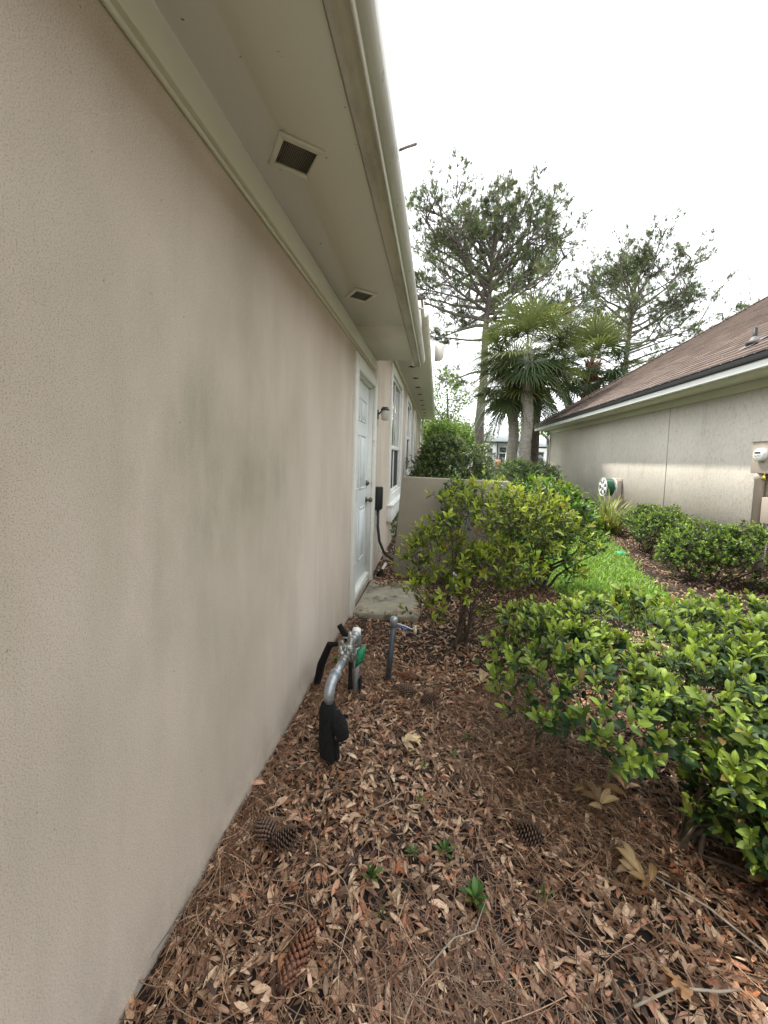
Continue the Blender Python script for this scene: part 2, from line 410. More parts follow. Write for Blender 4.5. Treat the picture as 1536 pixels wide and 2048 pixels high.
# ---------------------------------------------------- leaf litter: uncountable
def scatter_points(n, x0, x1, y0, y1, dens=None):
    p = np.c_[rng.uniform(x0, x1, n), rng.uniform(y0, y1, n)]
    k = ~inlawn(p[:, 0], p[:, 1])
    e_ = .05*np.sin(p[:, 0]*17)+.04*np.sin(p[:, 1]*23+1)+rng.normal(0, .03, n)
    k &= ~((p[:, 0] < -.12+e_) & (p[:, 0] > -.68) & (p[:, 1] > 3.16+e_) & (p[:, 1] < 3.80+e_) & (rng.random(n) > .025))
    k &= ~((p[:, 0] < .92) & (p[:, 0] > -.47) & (p[:, 1] > 4.33) & (p[:, 1] < 4.5))
    if dens is not None: k &= rng.random(n) < dens(p[:, 0], p[:, 1])
    return p[k]
def litter(mb, p, l0, l1, hmax, lean=.35, ranges=None):
    n = len(p); a = rng.uniform(0, 2*pi, n); tl = rng.normal(0, lean, n)
    d = np.c_[np.cos(a), np.sin(a), tl]
    up = nrm(np.c_[rng.normal(0, lean, n), rng.normal(0, lean, n), np.where(rng.random(n) < .45, -1, 1)*np.ones(n)])
    Rm = frames(d, up)
    L = rng.uniform(l0, l1, n) * np.where(rng.random(n) < .12, 1.3, 1)
    S = np.c_[L*rng.uniform(.62, 1.15, n), L, L*rng.uniform(-.4, 1.7, n)]
    z = hgt(p[:, 0], p[:, 1])*.012 + rng.uniform(.003, hmax, n)
    z = z + .045*((p[:, 0] < -.06) & (p[:, 1] > 3.08) & (p[:, 1] < 3.95))
    loc = np.c_[p, z] - .5*Rm[:, :, 1]*L[:, None]
    patch = .5 + .5*np.sin(p[:, 0]*3.1+2)*np.sin(p[:, 1]*2.3+.5)
    r = np.clip(rng.beta(1.25, 1.15, n)*.88 + .12*patch, 0, 1)
    mb.scatter(*DRY[:2], Rm, loc, S, r, rng.random(n), DRY[2])
mb = MB()
litter(mb, scatter_points(17000, -.68, 1.7, .25, 2.4), .026, .052, .026, .28)
litter(mb, scatter_points(9000, -.68, 1.7, .25, 2.6), .008, .022, .034, .4)
litter(mb, scatter_points(14000, -.68, 2.3, 2.3, 5.2), .026, .050, .024)
pl_ = np.c_[rng.uniform(1, 3.1, 420), rng.uniform(3, 9, 420)]; litter(mb, pl_[inlawn(pl_[:, 0], pl_[:, 1])], .03, .05, .075)
litter(mb, scatter_points(4200, 1.6, 3.0, .3, 2.6), .035, .06, .03)
litter(mb, scatter_points(2500, -.7, 0.2, 4.4, 9), .03, .055, .026)
litter(mb, scatter_points(9000, 2.3, 4.05, 3.2, 11), .03, .05, .02)
tag(mb.build('leaf_litter', M['litter']), 'brown fallen oak leaves covering the planting beds', 'leaf litter', kind='stuff')
# pine straw
def straw(n, x0, x1, y0, y1):
    p = scatter_points(n, x0, x1, y0, y1, lambda x, y: np.clip(.45+.8*np.sin(x*4+y*1.7)*np.sin(y*3-x), .25, 1)); n = len(p)
    a = rng.normal(2.2, 1.0, n); L = rng.uniform(.07, .19, n); k = rng.normal(0, 1.2, n)
    V = []; t = np.linspace(0, 1, 5)
    for tt in t:
        aa = a + k*(tt-.5)*.6
        x = p[:, 0] + L*(tt-.5)*np.cos(a) - L*k*.3*(tt-.5)**2*np.sin(a)
        y = p[:, 1] + L*(tt-.5)*np.sin(a) + L*k*.3*(tt-.5)**2*np.cos(a)
        w = .0010; V.append((x, y, aa))
    z0 = rng.uniform(.010, .038, n) ; tl = rng.normal(0, .10, n)
    vs = np.zeros((n, 10, 3))
    for i, (x, y, aa) in enumerate(V):
        z = hgt(x, y)*.012 + z0 + L*(t[i]-.5)*tl
        for s_, j in ((-1, 0), (1, 1)):
            vs[:, 2*i+j] = np.c_[np.maximum(x - s_*w*np.sin(aa), -.685), y + s_*w*np.cos(aa), z]
    f = np.array([(2*i, 2*i+1, 2*i+3, 2*i+2) for i in range(4)])
    Fc = (f[None] + (np.arange(n)*10)[:, None, None]).reshape(-1, 4)
    C = np.zeros((n, 10, 3)); C[..., 0] = rng.choice([.16, .22, .27, .31, .34, .38, .42, .5, .62], n)[:, None]*rng.uniform(.9, 1.05, n)[:, None]; C[..., 2] = .6
    return vs.reshape(-1, 3), Fc, C.reshape(-1, 3)
mb = MB()
for a in ((24000, -.66, 1.7, .25, 2.4), (12000, -.6, 2.2, 2.3, 5), (2500, 2.4, 4, 3.2, 9)): mb.add(*straw(*a))
for a in ((1300, -.684, -.60, .25, 3.0),): mb.add(*straw(*a))
tag(mb.build('pine_straw', M['litter']), 'thin red brown pine needles strewn over the dead leaves', 'pine straw', kind='stuff')
# lawn blades
n = 42000
p = np.c_[rng.uniform(.6, 3.4, n), 2.6 + 10.4*rng.random(n)**1.4]
e = rng.normal(0, .05, n)
p = p[inlawn(p[:, 0]+e, p[:, 1])]; n = len(p)
a = rng.uniform(0, 2*pi, n); d = np.c_[np.cos(a)*.8, np.sin(a)*.8, rng.uniform(.5, 1.3, n)]
L = rng.uniform(.04, .095, n)
mb = MB(); BL = leaf_template(w=.16, fold=.3, curl=.12, rows=(0, .35, .7, 1), prof=(0, 1, .7, 0))
mb.scatter(*BL[:2], frames(d, np.tile([0, 0, 1.], (n, 1))), np.c_[p, np.full(n, .004)], np.c_[L, L, L], rng.random(n), rng.random(n), BL[2])
tag(mb.build('lawn_grass', M['grass']), 'bright green lawn blades in the curved strip between the beds', 'grass', kind='stuff')

# ================================================================== NEAR HOUSE
def wall_holes(mb, x, y0, y1, z0, z1, holes, depth):
    ys = sorted({y0, y1, *[h[0] for h in holes], *[h[1] for h in holes]}); zs = sorted({z0, z1, *[h[2] for h in holes], *[h[3] for h in holes]})
    for i in range(len(ys)-1):
        for j in range(len(zs)-1):
            cy, cz = (ys[i]+ys[i+1])/2, (zs[j]+zs[j+1])/2
            if any(h[0] < cy < h[1] and h[2] < cz < h[3] for h in holes): continue
            mb.poly([(x, ys[i], zs[j]), (x, ys[i+1], zs[j]), (x, ys[i+1], zs[j+1]), (x, ys[i], zs[j+1])])
    for a, b, c, d in holes:
        x2 = x-depth
        mb.poly([(x, a, c), (x2, a, c), (x2, a, d), (x, a, d)]); mb.poly([(x, b, c), (x, b, d), (x2, b, d), (x2, b, c)])
        mb.poly([(x, a, d), (x2, a, d), (x2, b, d), (x, b, d)]); mb.poly([(x, a, c), (x, b, c), (x2, b, c), (x2, a, c)])
WX, FX = -.69, -.705
H = empty('stucco_house', (-.7, 4, 0), 'cream stucco house close along the left, with white side door, soffit and gutter', 'house')
DOOR = (3.18, 4.03, .075, 2.075)
W1 = (5.62, 7.12, .80, 2.58); W2 = (8.35, 9.5, 1.02, 2.58); W3 = (10.85, 11.5, 1.35, 2.58)
mb = MB()
wall_holes(mb, WX, -12.5, 4.16, -.1, 2.42, [DOOR], .10)
mb.poly([(WX, 4.16, -.1), (FX-.01, 4.16, -.1), (FX-.01, 4.16, 2.42), (WX, 4.16, 2.42)])
wall_holes(mb, FX, 4.16, 15.0, -.1, 2.95, [W1, W2, W3], .07)
for y, zt in ((-12.5, 2.42), (15.0, 2.95)):
    mb.poly([(WX if y < 0 else FX, y, -.1), (WX if y < 0 else FX, y, zt), (-9, y, zt), (-9, y, -.1)])
mb.poly([(-9, -12.5, -.1), (-9, 15, -.1), (-9, 15, 2.42), (-9, -12.5, 2.42)])
wall = mb.build('wall', M['stucco'], H)
# door
D = MB(); D.box((WX-.085, DOOR[0]+.02, DOOR[2]+.05), (WX-.045, DOOR[1]-.02, DOOR[3]-.015)); d = D.build('door', M['door'], H); bevel(d, .003)
mb = MB(); fx = WX-.045
dw = DOOR[1]-DOOR[0]-.04; ya = DOOR[0]+.02
for (z0, z1) in ((1.68, 1.90), (1.03, 1.56), (.33, .85)):
    for k in (0, 1):
        y0 = ya+.11+k*(dw-.11*2-.09+.09)/2+k*.02; y1 = y0+(dw-.33)/2
        for (a0, b0, a1, b1) in ((y0, z0, y1, z0+.016), (y0, z1-.016, y1, z1), (y0, z0, y0+.014, z1), (y1-.014, z0, y1, z1)):
            mb.prism([(a0, b0), (a1, b0), (a1, b1), (a0, b1)], fx, fx+.007, 'x')
        mb.prism([(y0+.032, z0+.032), (y1-.032, z0+.032), (y1-.032, z1-.032), (y0+.032, z1-.032)], fx, fx+.006, 'x')
bevel(mb.build('raised_panel', M['door'], d), .003, 1)
mb = MB(); ky = DOOR[1]-.075
mb.tube([(fx, ky, .90), (fx+.012, ky, .90)], .030, 14); mb.tube([(fx+.012, ky, .90), (fx+.035, ky, .90)], .011, 10)
mb.tube([(fx+.033, ky, .90), (fx+.04, ky, .90), (fx+.058, ky, .90), (fx+.068, ky, .90)], [.013, .026, .028, .017], 14); mb.build('door_knob', M['brass'], d, True)
mb = MB(); mb.tube([(fx, ky, 1.075), (fx+.022, ky, 1.075)], [.03, .025], 14); mb.box((fx+.02, ky-.004, 1.06), (fx+.034, ky+.004, 1.09)); mb.build('deadbolt', M['brass'], d, True)
def casing(y0, y1, z0, z1, x, w, t, bottom, mat, parent, name='trim'):
    mb = MB()
    mb.box((x-.002, y0-w, z0), (x+t, y0, z1+w)); mb.box((x-.002, y1, z0), (x+t, y1+w, z1+w)); mb.box((x-.002, y0, z1), (x+t-.002, y1, z1+w))
    if bottom: mb.box((x-.002, y0, z0-.0), (x+t-.003, y1, z0+bottom))
    return bevel(mb.build(name, mat, parent), .004)
casing(DOOR[0], DOOR[1], -.01, DOOR[3], WX, .115, .026, 0, M['trim'], H, 'door_trim')
mb = MB(); mb.box((WX-.10, DOOR[0], DOOR[2]-.04), (WX-.005, DOOR[1], DOOR[2]+.04)); mb.box((WX-.099, DOOR[0], -.02), (WX-.012, DOOR[1], DOOR[2]-.041)); bevel(mb.build('threshold', M['trim'], H), .004)
mb = MB()
for a, b in ((DOOR[0], DOOR[0]+.018), (DOOR[1]-.018, DOOR[1])): mb.box((WX-.098, a, DOOR[2]+.04), (WX-.004, b, DOOR[3]))
mb.box((WX-.098, DOOR[0]+.018, DOOR[3]-.014), (WX-.004, DOOR[1]-.018, DOOR[3])); mb.build('door_jamb', M['trim'], H)
# windows
def window(wd, rail, screen=True, cols=2):
    y0, y1, z0, z1 = wd; x = FX-.045
    w = casing(y0, y1, z0-.16, z1, FX, .11, .03, .16, M['white'], H, 'window')
    fr = MB(); t = .045
    fr.box((x, y0, z0), (x+.04, y0+t, z1)); fr.box((x, y1-t, z0), (x+.04, y1, z1)); fr.box((x, y0+t, z1-t), (x+.04, y1-t, z1)); fr.box((x, y0+t, z0), (x+.04, y1-t, z0+t))
    fr.box((x+.002, y0+t, rail-.03), (x+.044, y1-t, rail+.03))
    for k in range(1, cols):
        ym = y0+(y1-y0)*k/cols
        fr.box((x+.006, ym-.014, z0+t), (x+.026, ym+.014, rail-.03)); fr.box((x+.006, ym-.014, rail+.03), (x+.026, ym+.014, z1-t))
    bevel(fr.build('sash', M['white'], w), .003, 1)
    g = MB(); g.poly([(x+.012, y0+t, rail), (x+.012, y1-t, rail), (x+.012, y1-t, z1-t), (x+.012, y0+t, z1-t)]); g.build('pane', M['glass'], w)
    g = MB(); g.poly([(x+.010, y0+t, z0+t), (x+.010, y1-t, z0+t), (x+.010, y1-t, rail), (x+.010, y0+t, rail)]); g.build('screen', M['screen'] if screen else M['glass'], w)
    s = MB(); s.box((FX-.002, y0-.16, z0-.38), (FX+.075, y1+.16, z0-.162)); s.box((FX-.002, y0-.175, z0-.161), (FX+.095, y1+.175, z0-.135)); bevel(s.build('sill', M['white'], w), .005)
window(W1, 1.50); window(W2, 1.80, True, 1); window(W3, 1.9, False, 1)
# frieze + soffits
mb = MB(); mb.box((WX+.001, -12.5, 2.243), (WX+.028, 4.03, 2.352)); mb.box((WX+.001, -12.5, 2.228), (WX+.012, 4.02, 2.243)); bevel(mb.build('frieze', M['frieze'], H), .004)
mb = MB(); mb.prism([(4.03, 2.243), (4.13, 2.352), (4.03, 2.352)], WX+.004, WX+.026, 'x'); mb.build('frieze_return', M['frieze'], H)
SX = -.285
mb = MB()
def panel(y0, y1): mb.box((WX+.028, y0, 2.352), (SX-.004, y1, 2.368))
panel(-12.5, -.6); panel(-.597, 2.985); panel(2.989, 4.03)
s0 = mb.build('soffit', M['soffit'], H)
mb = MB(); mb.box((SX, -12.5, 2.350), (-.226, 4.30, 2.366)); mb.build('soffit_edge', M['soffit_edge'], H)
mb = MB(); mb.box((WX+.03, -12.5, 2.369), (-.23, 4.02, 2.376)); mb.build('soffit_backing', M['dark'], H)
def diamond_vent(cx, cy):
    v = MB(); a = rad(38)
    def q(x, y): return (cx+x*cos(a)-y*sin(a), cy+x*sin(a)+y*cos(a))
    o, i = .075, .056
    for (p0, p1, p2, p3) in (((-o, -o), (o, -o), (i, -i), (-i, -i)), ((o, -o), (o, o), (i, i), (i, -i)), ((o, o), (-o, o), (-i, i), (i, i)), ((-o, o), (-o, -o), (-i, -i), (-i, i))):
        v.prism([q(*p0), q(*p1), q(*p2), q(*p3)], 2.340, 2.3515, 'z')
    f = bevel(v.build('soffit_vent', M['soffit'], H), .002, 1)
    b = MB(); b.prism([q(-i, -i), q(i, -i), q(i, i), q(-i, i)], 2.3495, 2.3512, 'z'); b.build('vent_opening', M['dark'], f)
    g = MB()
    for k in range(1, 17):
        t = -i+2*i*k/17
        g.tube([(*q(t, -i), 2.347), (*q(t, i), 2.347)], .0009, 4); g.tube([(*q(-i, t), 2.3465), (*q(i, t), 2.3465)], .0009, 4)
    g.build('vent_mesh', M['mesh'], f)
diamond_vent(-.508, 1.305); diamond_vent(-.508, 2.415)
mb = MB(); mb.box((FX+.028, 4.03, 2.86), (-.20, 15.25, 2.875)); mb.build('soffit', M['soffit'], H)
mb = MB(); mb.box((FX+.001, 4.17, 2.775), (FX+.028, 15.02, 2.862)); bevel(mb.build('frieze', M['frieze'], H), .004)
for y in np.arange(4.6, 15, .93):
    v = MB(); c = (-.47, y); o = .085
    v.prism([(c[0]-o, c[1]), (c[0], c[1]-o), (c[0]+o, c[1]), (c[0], c[1]+o)], 2.852, 2.8605, 'z'); f = v.build('soffit_vent', M['soffit'], H)
    v = MB(); o = .068
    v.prism([(c[0]-o, c[1]), (c[0], c[1]-o), (c[0]+o, c[1]), (c[0], c[1]+o)], 2.8495, 2.853, 'z'); v.build('vent_opening', M['dark'], f)
mb = MB(); mb.box((-.226, 4.03, 2.353), (-.31, 4.31, 2.95)); mb.build('eave_end', M['soffit'], H)
def gutter(y0, y1, z, xf, name='gutter'):
    prof = []; c = (xf-.010, z+.085); r = .057
    for k in range(11):
        a = -pi/2 - .35 + (pi/2+.75)*k/10
        prof.append((c[0]+r*cos(a), c[1]+r*sin(a)))
    prof = prof + [(xf+.040, z+.135), (xf+.030, z+.135), (xf+.03, z+.08), (xf-.02, z+.06)]
    g = MB(); g.prism(prof, y0, y1); o = g.build(name, M['gutter'], H, smooth=False)
    for p_ in o.data.polygons: p_.use_smooth = len(p_.vertices) == 4
    return o
gutter(-12.5, 4.33, 2.350, -.222)
mb = MB(); mb.box((-.2259, -12.5, 2.3455), (-.2215, 4.32, 2.40)); mb.build('drip_edge', M['drip'], H)
gutter(4.34, 15.3, 2.86, -.20)
mb = MB(); mb.box((-.205, 4.05, 2.8605), (-.198, 15.28, 2.96)); mb.build('drip_edge', M['drip'], H)
mb = MB()
mb.prism([(-.085, 2.585), (.0, 2.60), (.03, 2.64), (.035, 2.78), (.015, 2.81), (-.085, 2.82)], 5.05, 5.055); mb.build('splash_guard', M['soffit'], H)
mb = MB(); ex = -.235
mb.prism([(ex, 2.50), (ex, 2.475), (-6, 5.38), (-6, 5.41)], -12.8, 4.35); mb.prism([(ex+.02, 2.985), (ex+.02, 3.015), (-6, 5.95), (-6, 5.92)], 4.1, 15.5)
M['shingle'] = plain('brown_grey_shingles', (.13, .105, .09), .95, var=.35, nscale=12, bscale=90, bstr=.7)
mb.build('roof', M['shingle'], H)
mb = MB(); mb.prism([(-.24, 2.49), (-6, 5.39), (-6, 5.91), (-.24, 2.98)], 4.125, 4.155); mb.build('gable', M['soffit'], H)
mb = MB(); mb.tube([(-.62, 14.93, 2.86), (-.62, 14.93, 2.72), (-.655, 15.06, 2.6), (-.655, 15.06, .05)], .04, 8); mb.build('downspout', M['white'], H)
# twigs stuck on the roof edge
def twig_thing(pts, r, label, name='twig', cat='twig', group=None, mat='twig'):
    mb = MB(); mb.tube(pts, r, 6, jit=.15); return tag(mb.build(name, M[mat], origin=tuple(pts[0])), label, cat, group)
twig_thing([(-.20, 1.52, 2.50), (-.165, 1.58, 2.56), (-.13, 1.62, 2.60)], [.006, .0055, .006], 'grey broken twig sticking out over the gutter near the top of the photo', mat='bark_pine')
twig_thing([(-.20, 2.28, 2.49), (-.14, 2.31, 2.505), (-.09, 2.36, 2.50)], [.0012, .001, .0006], 'thin dry stalk poking over the gutter halfway along the near eave', mat='bark_pine')

# wall lamp
L = empty('wall_lamp', (FX, 4.42, 1.84), 'outdoor wall light with ribbed glass jar between the door and first window', 'wall lamp')
mb = MB(); mb.box((FX, 4.37, 1.77), (FX+.012, 4.47, 1.91)); mb.tube([(FX+.01, 4.42, 1.84), (FX+.05, 4.42, 1.875), (FX+.075, 4.42, 1.915)], .012, 8); bevel(mb.build('bracket', M['blackmetal'], L), .003, 1)
mb = MB(); cx = FX+.11
mb.tube([(cx, 4.42, 1.90), (cx, 4.42, 1.915), (cx, 4.42, 1.945)], [.062, .062, .045], 20); mb.build('cap', M['greypaint'], L)
jar = newmat('frosted_ribbed_glass'); jb = jar[2]; jb.inputs['Base Color'].default_value = (.72, .71, .66, 1); jb.inputs['Roughness'].default_value = .25; jb.inputs['Transmission Weight'].default_value = .45
bump(jar[1], jb, noise(jar[1], 30, (3, 3, .2), 2), .5, .01)
mb = MB(); mb.tube([(cx, 4.42, 1.90), (cx, 4.42, 1.86), (cx, 4.42, 1.765), (cx, 4.42, 1.752)], [.05, .055, .052, .04], 20); mb.build('glass_jar', jar[0], L, True); L.scale = (.78, .78, .78)
# black switch box with flexible conduit
B = empty('disconnect_box', (FX, 4.38, .85), 'small black outdoor electrical box beside the door with a conduit curving down', 'electrical box')
mb = MB(); mb.box((FX, 4.33, .74), (FX+.075, 4.46, 1.005)); mb.box((FX+.075, 4.337, .747), (FX+.083, 4.453, .998)); bevel(mb.build('box', M['blackmetal'], B), .006)
mb = MB(); mb.tube([(FX+.04, 4.39, .74), (FX+.04, 4.39, .55), (FX+.055, 4.44, .36), (FX+.10, 4.58, .18), (FX+.17, 4.80, .06), (FX+.28, 5.1, .02)], .016, 10); mb.build('conduit', M['greypaint'], B, True)
mb = MB(); mb.tube([(FX+.02, 4.41, .74), (FX+.015, 4.39, .6), (FX+.04, 4.43, .3), (FX+.1, 4.6, .12), (FX+.18, 4.8, .02)], .005, 6); mb.build('wire', M['pvc'], B, True)
mb = MB(); mb.tube([(FX, 4.75, .16), (FX+.05, 4.75, .16), (FX+.065, 4.75, .14), (FX+.065, 4.75, .10)], [.012, .012, .014, .014], 10)
tag(mb.build('wall_outlet_pipe', M['pvc'], origin=(FX, 4.75, .16)), 'short cream elbow pipe coming out of the wall below the black box', 'pipe')
P = empty('pipe_stub', (-.60, 4.35, 0), 'white plastic pipe stub with a black base lying in the leaves by the door', 'pipe')
mb = MB(); mb.tube([(-.60, 4.35, .03), (-.585, 4.44, .06), (-.575, 4.50, .075)], .016, 10); mb.build('pipe', M['pvc'], P, True)
mb = MB(); mb.tube([(-.61, 4.22, .015), (-.60, 4.36, .035)], [.035, .022], 8, jit=.15); mb.build('sleeve', M['black_foam'], P)

# ---------------------------------------------------- garden wall
mb = MB()
y0, y1 = 4.33, 4.48
fr = [(-.475, -.05), (.92, -.05), (.80, 1.115), (-.395, 1.135)]
mb.prism(fr, y0, y1, 'y')
tag(bevel(mb.build('garden_wall', M['stucco_tan'], origin=(.2, 4.4, 0)), .008), 'low tan stucco screen wall with slanting end, behind the azalea shrub', 'garden wall')

# ================================================================== NEIGHBOUR HOUSE
NX = 4.08
Hn = empty('neighbor_house', (NX, 8, 0), 'grey stucco house on the right under a brown shingle hip roof', 'house')
mb = MB(); mb.box((NX, -13, -.1), (14.0, 15.0, 2.50)); mb.build('wall', M['nstucco'], Hn)
mb = MB(); mb.box((NX-.005, 7.56, 0), (NX-.001, 7.572, 2.42)); mb.build('control_joint', plain('joint_sealant', (.38, .35, .31), .9), Hn)
mb = MB(); mb.box((3.66, -13.4, 2.47), (NX-.03, 15.36, 2.485)); mb.box((3.66, 15.02, 2.47), (14.3, 15.36, 2.484)); mb.build('soffit', M['soffit'], Hn)
mb = MB(); mb.box((NX-.028, -13, 2.36), (NX-.002, 15.03, 2.47)); bevel(mb.build('frieze', M['soffit'], Hn), .004)
mb = MB(); mb.box((3.615, -13.4, 2.485), (3.66, 15.42, 2.575)); mb.box((3.661, 15.37, 2.485), (14.3, 15.42, 2.575)); bevel(mb.build('fascia', M['white'], Hn), .005)
mb = MB(); mb.box((3.585, -13.4, 2.577), (3.67, 15.44, 2.665)); mb.box((3.671, 15.39, 2.577), (14.3, 15.44, 2.665)); bevel(mb.build('gutter', M['blackmetal'], Hn), .008)
def roofmat():
    m, nt, b, o = newmat('brown_shingles')
    g = nt.nodes.new('ShaderNodeNewGeometry'); sx = nt.nodes.new('ShaderNodeSeparateXYZ'); nt.links.new(g.outputs['Position'], sx.inputs[0])
    mz = N(nt, 'ShaderNodeMath', _operation='MULTIPLY'); nt.links.new(sx.outputs[2], mz.inputs[0]); mz.inputs[1].default_value = 1.83
    cb = nt.nodes.new('ShaderNodeCombineXYZ'); nt.links.new(sx.outputs[1], cb.inputs[0]); nt.links.new(mz.outputs[0], cb.inputs[1])
    br = nt.nodes.new('ShaderNodeTexBrick'); nt.links.new(cb.outputs[0], br.inputs['Vector'])
    br.inputs['Scale'].default_value = 1; br.inputs['Brick Width'].default_value = .24; br.inputs['Row Height'].default_value = .14; br.inputs['Mortar Size'].default_value = .004
    br.inputs['Color1'].default_value = (.125, .092, .076, 1); br.inputs['Color2'].default_value = (.21, .158, .133, 1); br.inputs['Mortar'].default_value = (.06, .045, .038, 1); br.inputs['Bias'].default_value = .1
    c = mix(nt, 1, br.outputs['Color'], ramp(nt, noise(nt, 150, None, 3), [(.3, (.7, .7, .7)), (.7, (1.3, 1.28, 1.25))]), 'MULTIPLY')
    c = mix(nt, 1, c, ramp(nt, noise(nt, .7, None, 3), [(.3, (.85,)*3), (.7, (1.15,)*3)]), 'MULTIPLY')
    nt.links.new(c, b.inputs['Base Color']); b.inputs['Roughness'].default_value = .95
    bump(nt, b, noise(nt, 120, None, 2), .6, .006); return m
M['nroof'] = roofmat()
PIT = .655; x0, yE, z0 = 3.57, 15.46, 2.667; cs = math.sqrt(1+PIT*PIT)
mb = MB(); nc = 38; run = .117
for k in range(nc):
    xa, xb = x0+k*run, x0+(k+1)*run+.02; za, zb = z0+k*run*PIT, z0+(k+1)*run*PIT
    ya, yb = yE-k*run, yE-(k+1)*run
    yn = np.linspace(-13.5, ya, 60)
    for i in range(len(yn)-1):
        h = .012+random.uniform(0, .007)
        a, b_ = yn[i], yn[i+1]; bb = min(b_, yb+.0) if i == len(yn)-2 else b_
        mb.poly([(xa, a, za+h), (xa, b_, za+h), (xb, bb, zb+.003), (xb, a, zb+.003)])
        mb.poly([(xa, a, za-.008), (xa, b_, za-.008), (xa, b_, za+h), (xa, a, za+h)])
    # far hip side
    mb.poly([(xa, ya, za+.01), (22-xa, ya, za+.01), (22-xb, yb, zb+.003), (xb, yb, zb+.003)])
xr = x0+nc*run; zr = z0+nc*run*PIT
mb.poly([(xr, -13.5, zr), (xr, yE-nc*run, zr), (14.4, yE-nc*run, zr-1.8), (14.4, -13.5, zr-1.8)])
roof = mb.build('roof', M['nroof'], Hn)
mb = MB()
for k in range(nc*2):
    t = k*run*.5; mb.box((x0+t-.03, yE-t-.12, z0+t*PIT+.012), (x0+t+.12, yE-t+.05, z0+t*PIT+.03))
mb.build('hip_cap', M['nroof'], roof)
# vent pipe
def on_roof(x): return z0+(x-x0)*PIT
vx, vy = 3.95, 5.62
V = MB(); zb = on_roof(vx); V.tube([(vx, vy, zb-.05), (vx, vy, zb+.20)], .024, 12); vp = V.build('vent_pipe', M['blackmetal'], Hn)
V = MB(); V.tube([(vx, vy, zb+.0), (vx, vy, zb+.05), (vx, vy, zb+.09)], [.095, .055, .028], 14)
V.add([(vx-.12, vy-.10, on_roof(vx-.12)+.021), (vx+.10, vy-.10, on_roof(vx+.10)+.021), (vx+.10, vy+.12, on_roof(vx+.10)+.021), (vx-.12, vy+.12, on_roof(vx-.12)+.021)], [(0, 1, 2, 3)]); V.build('flashing', plain('weathered_lead', (.15, .14, .14), .6, .3), vp)
mb = MB(); mb.tube([(3.80, 15.1, 2.50), (3.80, 15.1, 2.38), (3.98, 14.95, 2.18), (4.02, 14.95, 2.1), (4.02, 14.95, .05)], .042, 8); mb.build('downspout', plain('cream_downspout', (.66, .62, .52), .5), Hn)
# electric meter
E_ = empty('electric_meter', (NX, 5.45, 1.4), 'beige electric meter cabinet with round glass meter on the grey wall', 'electric meter')
M['beige'] = plain('beige_painted_metal', (.47, .40, .34), .5, var=.05, dirt=(6, (.4, .34, .28), .62))
mb = MB(); mb.box((NX, 5.16, 1.27), (NX-.115, 5.52, 1.66)); mb.box((NX, 5.145, 1.661), (NX-.13, 5.535, 1.672)); bevel(mb.build('cabinet', M['beige'], E_), .005)
gm = newmat('meter_glass'); gm[2].inputs['Base Color'].default_value = (.8, .8, .8, 1); gm[2].inputs['Roughness'].default_value = .15
mb = MB(); mb.tube([(NX-.115, 5.36, 1.50), (NX-.13, 5.36, 1.50), (NX-.160, 5.36, 1.50), (NX-.168, 5.36, 1.50)], [.086, .082, .08, .07], 28); mt = mb.build('meter', gm[0], E_, True)
mb = MB(); mb.box((NX-.168, 5.32, 1.515), (NX-.1705, 5.405, 1.535), None)
for k, (dy, dz) in enumerate(((-.04, -.01), (-.02, -.015), (.0, -.008), (.02, -.02), (.035, -.012), (.0, -.045))): mb.tube([(NX-.1675, 5.36+dy, 1.50+dz), (NX-.1702, 5.36+dy, 1.50+dz)], .0055, 8)
mb.build('display', M['blackmetal'], mt)
mb = MB(); mb.tube([(NX-.06, 5.44, 0), (NX-.06, 5.44, 1.18), (NX-.06, 5.44, 1.19), (NX-.06, 5.44, 1.27)], [.050, .050, .056, .056], 18); mb.build('conduit', M['beige'], E_, True)
mb = MB(); mb.box((NX, 5.10, .66), (NX-.10, 5.33, .98)); bevel(mb.build('lower_cabinet', M['beige'], E_), .005)
mb = MB(); mb.tube([(NX-.05, 5.25, .0), (NX-.05, 5.25, .66)], .022, 10); mb.build('lower_conduit', M['beige'], E_)
mb = MB(); mb.tube([(NX-.14, 5.27, 1.215), (NX-.15, 5.27, 1.215)], .03, 12); mb.tube([(NX-.13, 5.27, 1.24), (NX-.14, 5.27, 1.27)], .006, 6); mb.build('seal', plain('brass_seal', (.6, .42, .06), .4, .6), E_)
# hose reel
R_ = empty('hose_reel', (NX, 9.35, .75), 'wall mounted hose reel with white spoked disc and green hose', 'hose reel')
cy, cz = 9.35, .80
def ring(mb, x, r, t, n=26, ph=0):
    pts = [(x, cy+r*cos(2*pi*k/n+ph), cz+r*sin(2*pi*k/n+ph)) for k in range(n+1)]; mb.tube(pts, t, 8, cap=False)
mb = MB(); ring(mb, NX-.33, .205, .012)
for k in range(6):
    a = k*pi/3+.3; u = np.array([cos(a), sin(a)]); w = np.array([-sin(a), cos(a)])
    q = [u*.04+w*.02, u*.2+w*.055, u*.2-w*.055, u*.04-w*.02]; mb.prism([(cy+p_[0], cz+p_[1]) for p_ in q], NX-.335, NX-.325, 'x')
mb.tube([(NX-.345, cy, cz), (NX-.32, cy, cz)], .055, 16); ring(mb, NX-.12, .205, .012); mb.tube([(NX-.32, cy, cz), (NX-.02, cy, cz)], .05, 12); mb.build('spool', M['white'], R_)
mb = MB()
for j in range(3):
    for k in range(8-j): ring(mb, NX-.31+.024*k+.012*j, .145+.021*j, .0115, ph=k)
mb.build('hose', plain('green_hose', (.02, .12, .06), .4), R_, True)
